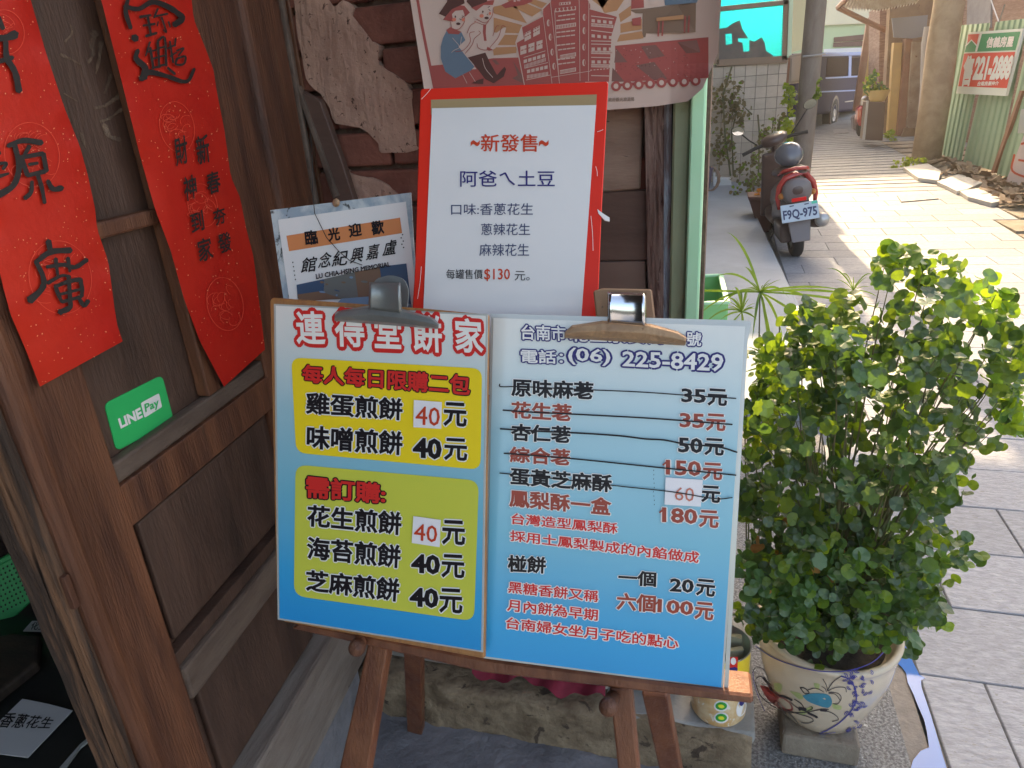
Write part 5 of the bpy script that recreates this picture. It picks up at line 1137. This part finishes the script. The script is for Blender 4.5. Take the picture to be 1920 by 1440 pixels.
# plant pots near the wall
def simplepot(name,c,r0,r1,h,m,label,cat='flower pot'):
    t=thing(name,c,label,cat); g=G(); g.lathe([(0,0),(r0,0),(r1,h),(r1*1.06,h),(r1*1.06,h*.9),(r1*.9,h*.9),(0,h*.85)],Vector(c),24); g.out('body',m,t,smooth=False); return t
cpt=ong(1314,357,.1); simplepot('flower_pot',cpt,.11,.15,.30,M('plum_plastic',(.14,.11,.16),.5),'plum grey plastic pot with a coiled hose beside the green column')
hs=G(); 
for k in range(2): hs.tube([cpt+Vector((.12+.10*math.sin(t)*(1+.2*k),-.05+.03*math.cos(t),.15+.15*math.cos(t))) for t in [i*.45 for i in range(14)]],.014,5)
tag(hs.out('garden_hose',M('hose',(.30,.19,.13),.5)),'brown coiled garden hose hanging beside the plum grey pot','hose')
tr=thing('white_trough',ong(1350,350,.1),'white low trough lying at the foot of the tiled wall','trough')
far('trough_side',[(1338,335),(1370,336),(1372,350),(1340,352)],YP(10.3),.0,-.25,M('white_enamel',(.7,.72,.74),.4),tr,.01); far('trough_end',[(1337,328),(1341,328),(1341,354),(1337,356)],YP(10.28),.02,-.3,M('white_edge',(.75,.76,.77),.4),tr,.005)
cx=ong(1424,420); pt2=thing('red_brown_planter',cx,'tapered dark red-brown square planter between ledge and scooter','planter')
far('planter_body',[(1403,371),(1446,371),(1446,470),(1432,470),(1418,418)],YP(7.95),0,-.35,M('red_brown_pot',(.12,.045,.035),.6),pt2,.01); far('planter_rim',[(1402,369),(1448,369),(1447,376),(1404,376)],YP(7.95),.02,-.37,M('red_brown_rim',(.15,.06,.05),.5),pt2,.006)
foliage(pt2,[(1412,350),(1436,345),(1438,370),(1414,370)],8.0,.08,6,7,.018,M('orange_petals',(.6,.22,.03),.6,trans=.3),.03,shape=sl_)
# --- scooter
def scooter(o,head,lean):
    t=thing('scooter',o,'parked dark scooter with red tail trim and number plate, seen from behind','scooter')
    X=Vector((math.sin(head),math.cos(head),0)); Yv=Vector((-math.cos(head),math.sin(head),0))  # forward, left
    Zv=(Vector((0,0,1))*math.cos(lean)+Yv*math.sin(lean)); Yl=Zv.cross(X)
    W=lambda x,y,z: Vector(o)+(X*x+Yl*y+Zv*(z-(.18*y if x>.9 and z>.95 else 0)))*.95
    AX=(X,Yl,Zv)
    def loft(name,secs,m,n=14,par=t,pw=2.4):
        g=G(); V=[]
        for (x,z,ry,rz) in secs:
            for j in range(n):
                a=2*math.pi*j/n; c,s=math.cos(a),math.sin(a); V.append(W(x,ry*math.copysign(abs(c)**(2/pw),c),z+rz*math.copysign(abs(s)**(2/pw),s)))
        k=len(secs); g.add(V,[(i*n+j,i*n+(j+1)%n,(i+1)*n+(j+1)%n,(i+1)*n+j) for i in range(k-1) for j in range(n)]+[tuple(range(n-1,-1,-1)),tuple((k-1)*n+j for j in range(n))]); return g.out(name,m,par,smooth=True)
    def wheel(x,name='wheel'):
        r=.215; g=G(); ax=(X,Zv,Yl); g.lathe([(r*.62,-.045),(r*.85,-.05),(r*.97,-.035),(r,0),(r*.97,.035),(r*.85,.05),(r*.62,.045)],W(x,0,r),32,ax=ax); w=g.out(name,K['rubber'],t,smooth=True)
        g=G(); g.lathe([(0,-.03),(r*.2,-.05),(r*.3,-.02),(r*.6,-.035),(r*.64,-.04)],W(x,0,r),24,ax=ax); g.lathe([(0,.03),(r*.2,.05),(r*.3,.02),(r*.6,.035),(r*.64,.04)],W(x,0,r),24,ax=ax); g.out('rim',K['alloy'],w)
    wheel(0); wheel(1.22)
    loft('tail_body',[(-.30,.66,.035,.03),(-.27,.66,.10,.075),(-.20,.65,.135,.105),(-.05,.62,.155,.13),(.2,.58,.16,.14),(.45,.50,.15,.16)],K['scoot'])
    # red horseshoe band around the tail
    g=G(); g.tube([W(-.19,-.155,.50),W(-.205,-.165,.60),W(-.215,-.145,.70),W(-.22,-.09,.775),W(-.22,0,.80),W(-.22,.09,.775),W(-.215,.145,.70),W(-.205,.165,.60),W(-.19,.155,.50)],[.014,.022,.026,.028,.028,.028,.026,.022,.014],10); g.out('red_trim',K['scootred'],t,smooth=True)
    g=G(); g.tube([W(-.12,-.13,.80),W(-.20,-.10,.835),W(-.24,0,.85),W(-.20,.10,.835),W(-.12,.13,.80)],.016,8); g.out('grab_rail',K['scootred'],t,smooth=True)
    loft('rear_cowl',[(-.295,.655,.10,.09),(-.275,.65,.125,.115),(-.2,.65,.135,.12)],K['scootgrey'])
    loft('seat',[(-.20,.80,.06,.02),(-.15,.805,.12,.035),(.1,.80,.14,.045),(.38,.76,.13,.05),(.55,.73,.09,.04)],K['scoot'])
    loft('side_panel',[(-.18,.50,.12,.10),(.0,.47,.15,.13),(.35,.42,.15,.14),(.5,.34,.14,.1)],K['scootgrey'])
    loft('helmet',[(-.02,.90,.02,.02),(.0,.92,.09,.075),(.06,.94,.125,.11),(.14,.945,.13,.115),(.22,.93,.115,.10),(.28,.91,.06,.05)],M('helmet_grey',(.10,.10,.12),.22,coat=.6),pw=2)
    loft('footboard',[(.45,.26,.13,.05),(.6,.25,.15,.03),(.95,.25,.15,.03),(1.02,.3,.14,.05)],K['scoot'])
    g=G(); g.box(W(1.06,0,.56),(.035,.17,.33),(X,Yl,(Zv*.97+X*-.2).normalized()),taper=.75); g.out('leg_shield',K['scoot'],t,bevel=.03,seg=3)
    g=G(); g.tube([W(1.22,0,.22),W(1.12,0,.6),W(1.03,0,.98)],.03,8); g.out('steering_column',K['scoot'],t)
    loft('handlebar_cowl',[(.93,1.0,.05,.03),(.97,1.01,.12,.05),(1.05,1.02,.14,.07),(1.14,1.0,.11,.08),(1.19,.97,.04,.04)],K['scoot'])
    g=G(); g.tube([W(1.0,.33,.98),W(1.01,.2,1.0),W(1.02,0,1.0),W(1.01,-.2,1.0),W(1.0,-.33,.98)],[.019,.018,.014,.018,.019],8); g.out('handlebar',K['rubber'],t)
    for s in (1,-1):
        g=G(); g.tube([W(1.02,.17*s,1.02),W(1.03,.25*s,1.1),W(1.0,.33*s,1.2)],.007,6); g.out('mirror_stalk',K['rubber'],t)
        g=G(); c=W(.99,.36*s,1.24); g.lathe([(0,-.006),(1,-.004),(1.02,.006),(.96,.014),(0,.022)],c,18,ax=(Yl*.062,(Zv+Yl*.25*s).normalized()*.047,X)); o2=g.out('mirror',K['rubber'],t,smooth=True)
        g=G(); g.lathe([(0,-.007),(.93,-.0065)],c-X*.0005,18,ax=(Yl*.062,(Zv+Yl*.25*s).normalized()*.047,X)); g.out('mirror_glass',K['mirror'],o2)
        g=G(); g.lathe([(0,-.03),(.022,-.02),(.03,.02),(0,.03)],W(-.24,.135*s,.62),10,ax=(Yl,Zv,X)); g.out('indicator',P('indicator_orange',(.5,.18,.05),.3),t,smooth=True)
    g=G(); g.box(W(-.335,0,.585),(.008,.06,.016),AX); g.out('tail_light',P('tail_light_red',(.75,.02,.02),.2),t,bevel=.004)
    # plate
    pn=(-X*.93+Zv*.36).normalized(); pu=(Zv*.93+X*.36).normalized(); pc=W(-.345,0,.475)
    g=G(); g.box(pc,(.152,.004,.077),(-Yl,pn,pu)); pla=g.out('number_plate',P('plate_white',(.50,.58,.66),.4),t,bevel=.003)
    bb,Ls=glyphs('F9Q-975',.03); g=G()
    for i,(k,(vs_,fs_)) in enumerate(Ls): g.add([pc+(-Yl)*(((x-bb[0])/(bb[1]-bb[0])-.5)*.27)+pu*(((y-bb[2])/(bb[3]-bb[2])-.5)*.088-.018)+pn*(.0055+.0003*i+z*.001) for x,y,z in vs_],fs_)
    for a in (-.06,.06): g.add([pc+(-Yl)*(a+b_)+pu*(.058+c_)+pn*.0057 for b_,c_ in ((-.018,-.006),(.018,-.003),(.018,.006),(-.018,.004))],[(0,1,2,3)])
    g.out('plate_number',K['navy2'],pla)
    g=G(); g.add([pc+(-Yl)*(a)+pu*(b_)+pn*.006 for a,b_ in ((.10,.05),(.145,.05),(.145,.074),(.10,.074))],[(0,1,2,3)]); g.out('plate_tab',P('plate_green',(.1,.6,.4),.4),pla)
    g=G(); g.box(W(-.30,0,.33),(.008,.075,.13),(X,Yl,(Zv+X*.35).normalized()),taper=1.35); g.out('mudguard',K['scootgrey'],t,bevel=.006)
    g=G(); g.tube([W(-.28,-.20,.36),W(-.27,-.20,.36),W(-.0,-.185,.31),W(.25,-.16,.26)],[.045,.062,.065,.035],16); mf=g.out('exhaust',K['scoot'],t,smooth=True)
    g=G(); g.tube([W(-.315,-.20,.365),W(-.275,-.20,.36)],[.05,.063],16); g.out('exhaust_cap',K['alloy'],mf,smooth=True)
    g=G(); g.box(W(.05,.10,.25),(.2,.05,.08),AX); g.out('engine',K['scoot'],t,bevel=.02,seg=2)
    g=G(); g.tube([W(.35,.12,.22),W(.30,.28,.02)],.011,6); g.out('side_stand',K['rubber'],t)
    return t
hp=onz(1462,272,1.02); so_=ong(1492,478)
scooter(so_,-.075,.13)
# --- van
A_=ong(1556,233); B_=ong(1613,210); d_=(B_-A_); d_.z=0; d_.normalize(); SV=Plane(tuple(A_),(d_.y,-d_.x,0)); nv=Vector((d_.y,-d_.x,0))
vn=thing('parked_van',A_,'dark blue kei van parked across the end of the lane','van')
far('body',[(1470,105),(1488,100),(1548,98),(1640,98),(1700,104),(1712,150),(1712,205),(1610,207),(1520,217),(1470,222)],SV,0,-1.4,K['vanblue'],vn,.06)
far('roof_edge',[(1540,99),(1640,97),(1640,103),(1542,106)],SV,.03,-.05,K['vanlight'],vn,.01)
far('window',[(1552,108),(1592,107),(1590,142),(1549,144)],SV,.012,-.02,K['glass'],vn,.01); far('window',[(1598,107),(1640,106),(1640,140),(1597,142)],SV,.012,-.02,K['glass'],vn,.01)
far('window_trim',[(1549,145),(1640,140),(1640,143),(1549,148)],SV,.016,0,K['vanlight'],vn); far('pillar_trim',[(1592,104),(1597,104),(1596,143),(1591,144)],SV,.014,0,K['vanlight'],vn)
far('side_trim',[(1530,171),(1640,167),(1640,169),(1530,174)],SV,.014,0,K['vanlight'],vn); far('door_handle',[(1585,190),(1600,188),(1600,190),(1585,192)],SV,.02,0,K['alloy'],vn)
for (u,v,s) in ((1556,212,1),(1614,193,.86)):
    c=SV(u,v,-.10); r=21.5*s/1290*(c-Vector(CO)).length*.97; ax=(d_,Vector((0,0,1)),nv); g=G(); g.lathe([(r*.6,.10),(r*.9,.11),(r,.07),(r,-.1)],c,28,ax=ax); wv=g.out('wheel',K['rubber'],vn,smooth=True)
    g=G(); g.lathe([(0,.10),(r*.25,.115),(r*.35,.08),(r*.58,.085),(r*.62,.11)],c,20,ax=ax); g.out('rim',K['alloy'],wv)
    g=G(); g.lathe([(r*1.0,.112),(r*1.22,.115),(r*1.25,.08)],c,28,ax=ax); g.out('wheel_arch',K['scoot'],vn)
# --- cream building at the end
cb_=thing('cream_building',(3,27,gz(27)),'cream and pale green building closing the end of the lane','building'); SB=YP(27)
far('upper_wall',[(1300,-560),(2000,-600),(2000,30),(1750,36),(1400,52)],SB,0,-3,K['creamwall'],cb_); far('lower_wall',[(1400,53),(1750,37),(1750,300),(1400,320)],SB,-.05,-3,K['palegreen'],cb_); far('string_course',[(1400,49),(1750,33),(1750,38),(1400,54)],SB,.05,-.2,K['creamwall'],cb_)  # upper wall raised far above the view to shade the lane
far('louvre',[(1564,70),(1625,64),(1625,75),(1564,79)],SB,.02,-.2,M('dark_louvre',(.16,.08,.06),.7),cb_); far('louvre',[(1563,80),(1625,76),(1625,86),(1562,88)],SB,.02,-.2,M('dark_louvre2',(.16,.08,.06),.7),cb_)
far('garage_lintel',[(1545,92),(1640,88),(1640,104),(1545,108)],SB,.06,-.2,M('white_lintel',(.78,.74,.72),.7),cb_)
# --- house on the right with lean-to roof
HX=3.25; SH=XP(HX)
rh=thing('old_house',(HX+.5,17,gz(17)),'old low brick house on the right with lean-to roof and shabby door','house')
far('roof_post',[(1626,37),(1641,20),(1616,185),(1607,208),(1600,208)],YP(19),0,-.15,K['brownsteel'],rh,.01)
far('ochre_wall',[(1641,22),(1656,22),(1646,150),(1640,240),(1615,240),(1617,180)],YP(19.3),0,-.3,K['ochre'],rh)
far('brick_pier',[(1650,12),(1674,14),(1672,140),(1660,262),(1640,262),(1648,140)],YP(17.5),0,-1.2,K['rubbrick'],rh)
far('house_wall',[(1672,-40),(1800,-40),(1760,280),(1655,266)],YP(16.6),0,-.3,K['oldwall'],rh)
far('ochre_jamb',[(1676,80),(1692,80),(1682,262),(1664,262)],YP(16.3),0,-.2,K['ochre'],rh)
far('door_frame',[(1698,72),(1712,72),(1700,262),(1680,262)],YP(16.2),.0,-.25,K['brownsteel'],rh,.01)
far('door',[(1711,78),(1736,80),(1724,240),(1700,240)],YP(16.1),0,-.1,M('flaking_door',(.42,.33,.24),.8,(.30,.20,.14),4,6,.4,20,spots=(.2,.1,.06),spot_s=9,spot_t=.64),rh)
far('door_foot',[(1697,240),(1730,241),(1728,262),(1690,258)],YP(16.05),0,-.1,K['oldwall'],rh)
far('hood_sheet',[(1672,34),(1740,28),(1736,68),(1710,72),(1676,70)],YP(15.9),0,-.04,M('grey_hood',(.26,.25,.26),.5),rh)
g=G(); g.tube([ony(1738,50,15.7),ony(1733,80,15.7),ony(1730,170,15.7),ony(1722,262,15.7)],.05,8); g.out('drain_pipe',M('pale_pipe',(.55,.48,.42),.5),rh)
# lean-to sheet
RA,RB,RC,RD=ony(1573,16,17.2),ony(1642,21,19),ony(1718,3,16),ony(1640,-60,15)
g=G(); nn_=26
rt0,rt1=Vector(RA),ony(1760,-60,13.5); 
V=[]
for i in range(nn_*4+1):
    t=i/(nn_*4); a=ony(1573+145*t,16+ (4*min(1,t*2))-17*max(0,t-.5)*2*.9,18.5-3*t); b=ony(1610+160*t,-60,16.2-2.6*t); w_=.03*math.sin(i*math.pi/2); V+=[a+Vector((0,0,w_)),b+Vector((0,0,w_))]
g.add(V,[(2*i,2*i+1,2*i+3,2*i+2) for i in range(nn_*4)]); g.out('roof_sheet',K['tin'],rh)
g=G(); g.tube([ony(1571,14,17.2),ony(1620,38,17.2),ony(1671,62,17.2)],.055,6); g.out('roof_beam',K['brownsteel'],rh); g=G(); g.tube([ony(1571,14,17.2),ony(1612,-25,15.8)],.05,6); g.out('roof_beam',K['brownsteel'],rh)
cb3=thing('cabinet',ong(1640,262),'dark brown metal cabinet by the lane carrying a yellow planter','cabinet'); far('case',[(1626,190),(1661,192),(1655,264),(1619,262)],YP(14.6),0,-.4,M('cabinet_brown',(.13,.08,.06),.45),cb3,.01); far('case_edge',[(1625,188),(1629,188),(1622,262),(1617,262)],YP(14.58),.02,0,K['alloy'],cb3)
yp=thing('yellow_planter',ony(1645,190,14.7),'small bush in a yellow bowl on the brown cabinet','planter'); c=ony(1645,190,14.75); g=G(); g.lathe([(0,0),(.12,0),(.19,.17),(.20,.19),(.17,.18),(0,.16)],c,20); g.out('bowl',M('yellow_bowl',(.72,.52,.22),.5),yp)
foliage(yp,[(1622,165),(1628,145),(1645,135),(1662,145),(1660,172),(1640,177)],14.8,.15,16,10,.035,K['leaf_sun_tint'],.08,shape=sl_,mat2=K['leaf'],p2=.6)
rs2=thing('red_scooter',ong(1612,255),'back of a red scooter half hidden behind the brown cabinet','scooter')
far('tail',[(1610,200),(1624,196),(1622,235),(1612,240),(1608,225)],YP(15.2),0,-.35,K['scootred'],rs2,.05); far('wheel',[(1606,232),(1618,230),(1620,250),(1614,258),(1607,254)],YP(15.3),0,-.12,K['rubber'],rs2,.04); far('windscreen',[(1616,182),(1627,178),(1626,196),(1614,200)],YP(15.2),0,-.1,K['alloy'],rs2,.03); far('side_panel',[(1599,218),(1610,214),(1612,245),(1601,246)],YP(15.6),0,-.3,K['scootgrey'],rs2,.04)
foliage(tag(thing('weed_clump',ong(1668,262),'low green weeds at the foot of the old house','weeds')),[(1660,245),(1680,248),(1682,262),(1660,262)],15.4,.15,8,8,.03,K['leaf_sun_tint'],.06,shape=sl_)
wd=thing('weed_clump',ong(1690,312),'low green weeds at the foot of the concrete pillar','weeds'); foliage(wd,[(1672,305),(1700,298),(1735,295),(1735,305),(1700,312),(1675,314)],12.0,.15,14,8,.022,K['leaf_sun_tint'],.05,shape=sl_)
# concrete pole at right
pc_=ong(1735,303); cpo=thing('concrete_pillar',pc_,'thick weathered concrete pole between the old house and the green fence','pole')
yq=pc_.y; g=G(); q=[ony(1736,300,yq),ony(1755,180,yq),ony(1766,90,yq),ony(1782,-10,yq)]; k_=q[0].copy(); q[0]=k_; r_=.5*42/1290*yq; g.tube(q+[q[-1]+Vector((.03,0,2))],[r_*1.0,r_*1.0,r_,r_*.98,r_*.9],20); g.out('shaft',K['concpole'],cpo,smooth=True)
# --- corrugated fence
F0=ong(1751,288); F1=ong(1884,336); fd=(F1-F0); fd.z=0; fd.normalize(); nf=Vector((fd.y,-fd.x,0)); nf=nf if nf.dot(Vector(CO)-F0)>0 else -nf
SF=Plane(tuple(F0),tuple(nf)); fe=thing('metal_fence',F0,'faded green corrugated metal fence along the right of the lane','fence')
def corr(name,TL,TR,BR,BL,ribs,off=0.,amp=.016):
    V=[];n=ribs*6
    for i in range(n+1):
        t=i/n; w_=amp*(1 if (i%6) in (1,2) else (0 if (i%6) in (4,5) else .5))
        V+=[SF(TL[0]*(1-t)+TR[0]*t,TL[1]*(1-t)+TR[1]*t,off+w_),SF(BL[0]*(1-t)+BR[0]*t,BL[1]*(1-t)+BR[1]*t,off+w_)]
    g=G(); g.add(V,[(2*i,2*i+1,2*i+3,2*i+2) for i in range(n)]); return g.out(name,K['fence'],fe)
corr('fence_sheet',(1792,48),(1857,43),(1803,302),(1751,288),7); corr('fence_sheet',(1867,41),(1930,34),(1868,322),(1806,303),6,.01); corr('fence_sheet',(1925,90),(2060,60),(1960,368),(1868,330),8,.03)
far('fence_post',[(1912,170),(1917,170),(1863,325),(1857,325)],SF,.07,.03,K['brownsteel'],fe)
corr('fence_sheet',(2055,60),(2500,-100),(2300,560),(1955,368),20,.0)
# brick house above the fence
bh=thing('brick_house',ong(1850,290)+Vector((1,1,0)),'rough brick house wall with a grey mortar patch above the green fence','house'); SBk=Plane(tuple(F0+Vector((.9,0,0))),tuple(nf))
far('wall',[(1770,-300),(2600,-500),(2600,200),(2000,340),(1885,320),(1770,290)],SBk,0,-.4,K['rubbrick'],bh); far('mortar_patch',[(1816,-60),(1860,-60),(1856,52),(1812,52)],SBk,.03,0,M('grey_patch',(.33,.31,.31),.9,(.25,.23,.23),4,6,1.,20),bh)
far('mortar_patch',[(1862,-60),(1915,-60),(1905,-10),(1862,-8)],SBk,.02,0,M('buff_patch',(.4,.33,.25),.9),bh)
# sale sign
sS=Plane(tuple(Vector(SF(1850,120,.10))),tuple(nf)); sn=thing('sale_sign',sS(1850,175),'tilted green and red house sale sign with phone number, wired to the green fence','sign')
z8=lambda x,y:(1560+x/5.333,y/5.333)
g=G(); g.px([z8(1362,325),z8(1912,285),z8(1735,960),z8(1240,935)],sS,0,-.03); g.out('board',P('sign_white',(.72,.76,.70),.5),sn)
g=G(); poly(g,sS,[z8(1375,348),z8(1885,315),z8(1835,502),z8(1325,522)],0,off=.003); poly(g,sS,[z8(1322,535),z8(1832,518),z8(1748,882),z8(1262,862)],1,off=.003)
poly(g,sS,[z8(1362,345),z8(1480,338),z8(1450,455),z8(1398,405),z8(1350,450)],1,off=.006); stroke(g,sS,[z8(1335,460),z8(1395,400),z8(1450,460)],2.4,2,off=.009,n=1); poly(g,sS,[z8(1470,340),z8(1500,338),z8(1450,515),z8(1430,516)],2,off=.006)
text(g,sS,'信義房屋',z8(1560,375),z8(1825,362),z8(1800,465),z8(1538,475),2,bold=.04,off=.009)
text(g,sS,'售',z8(1338,572),z8(1428,568),z8(1375,845),z8(1290,850),2,bold=.05,off=.009); text(g,sS,'221-2888',z8(1450,580),z8(1818,568),z8(1765,780),z8(1410,785),2,bold=.06,off=.009)
text(g,sS,'台南房屋仲介',z8(1462,815),z8(1672,812),z8(1660,852),z8(1450,858),2,bold=.03,off=.009)
g.out('print',[P('sign_green',(.03,.30,.13),.5),P('sign_red',(.70,.07,.04),.5),K['white']],sn)
g=G()
for a in ((1858,0),(1884,8)): g.tube([sS(*a,.05),sS(1873,42,.05)],.008,4)
g.out('wire',K['alloy'],sn)
# barrier at the right edge
rb=thing('barrier_board',ong(1900,345),'red and white lettered barrier board cut off by the right edge of the photo','barrier'); SR=Plane(tuple(ong(1905,355)),(-.75,-.66,0))
far('board',[(1921,250),(1990,230),(1990,380),(1884,345)],SR,0,-.04,P('barrier_white',(.78,.62,.55),.5),rb); g=G()
for l in ([(1902,290),(1898,320),(1930,335)],[(1915,270),(1940,262)],[(1910,300),(1940,305)]): stroke(g,SR,l,4,0,off=.01)
g.out('painted_lines',P('barrier_red',(.7,.15,.08),.5),rb); far('side_box',[(1914,205),(1990,200),(1990,250),(1908,250)],SR,-.3,-.7,M('side_box_grey',(.55,.55,.5),.6),rb)
# broken marble pieces and litter
for i,(pts,lab) in enumerate([([(1694,313),(1740,306),(1765,320),(1760,338),(1722,333)],'broken pale marble piece nearest the pillar foot'),([(1757,340),(1800,325),(1842,342),(1812,355),(1795,358),(1775,348)],'largest flat pale marble piece lying on dry litter by the fence'),([(1800,358),(1835,352),(1885,375),(1860,380),(1815,368)],'thin pale slab piece at the lane edge nearest the camera')]):
    a=[ong(u,v,.05) for u,v in pts]; g=G(); g.prism(a,[p-Vector((0,0,.05)) for p in a]); tag(g.out('marble_piece',K['marble'],bevel=.004),lab,'stone slab','broken slabs by the fence')
LP=[(1745,300),(1755,292),(1800,306),(1865,330),(1930,350),(1930,385),(1870,375),(1840,345),(1800,325),(1765,325)]
g=G(); k=0
while k<230:
    u,v=ru(1740,1930),ru(290,385)
    if not inpoly(u,v,LP): continue
    k+=1; p=ong(u,v,.02+ru(0,.06)); x,y,z=frame((Vector((0,0,1))+rnormal()*.7).normalized(),ru(0,6)); a,b=ru(.05,.16),ru(.012,.035)
    g.add([p-x*a-y*b,p+x*a-y*b,p+x*a*.7+y*b,p-x*a*.8+y*b],[(0,1,2,3)])
tag(g.out('dry_litter',K['debris']),kind='stuff')
# iron grates
for pts,lab in (([(1562,244),(1588,242),(1592,248),(1564,251)],'small dark drain grate in the lane before the van'),([(1682,366),(1742,362),(1760,372),(1690,378)],'worn iron drain cover in the paving right of the scooter')):
    a=[ong(u,v,.012) for u,v in pts]; g=G(); g.prism(a,[p-Vector((0,0,.03)) for p in a]); tag(g.out('drain_cover',M('iron_cover',(.20,.19,.19),.6,(.3,.28,.27),20,4,1.,60)),lab,'drain cover')
# ================================================================ HAZE: thin volume added to imitate lens glare
hz=G().b2(-16,18,-9,40,-1.3,9.5).out('glare_haze',None); hz.data.materials.clear()
hm=bpy.data.materials.new('glare_haze'); hm.use_nodes=True; n=hm.node_tree.nodes; n.remove(n['Principled BSDF']); pv=n.new('ShaderNodeVolumePrincipled'); pv.inputs['Density'].default_value=.0026; pv.inputs['Color'].default_value=(.95,.93,.9,1); pv.inputs['Anisotropy'].default_value=.6
hm.node_tree.links.new(pv.outputs[0],n['Material Output'].inputs['Volume']); hz.data.materials.append(hm); hz['kind']='stuff'
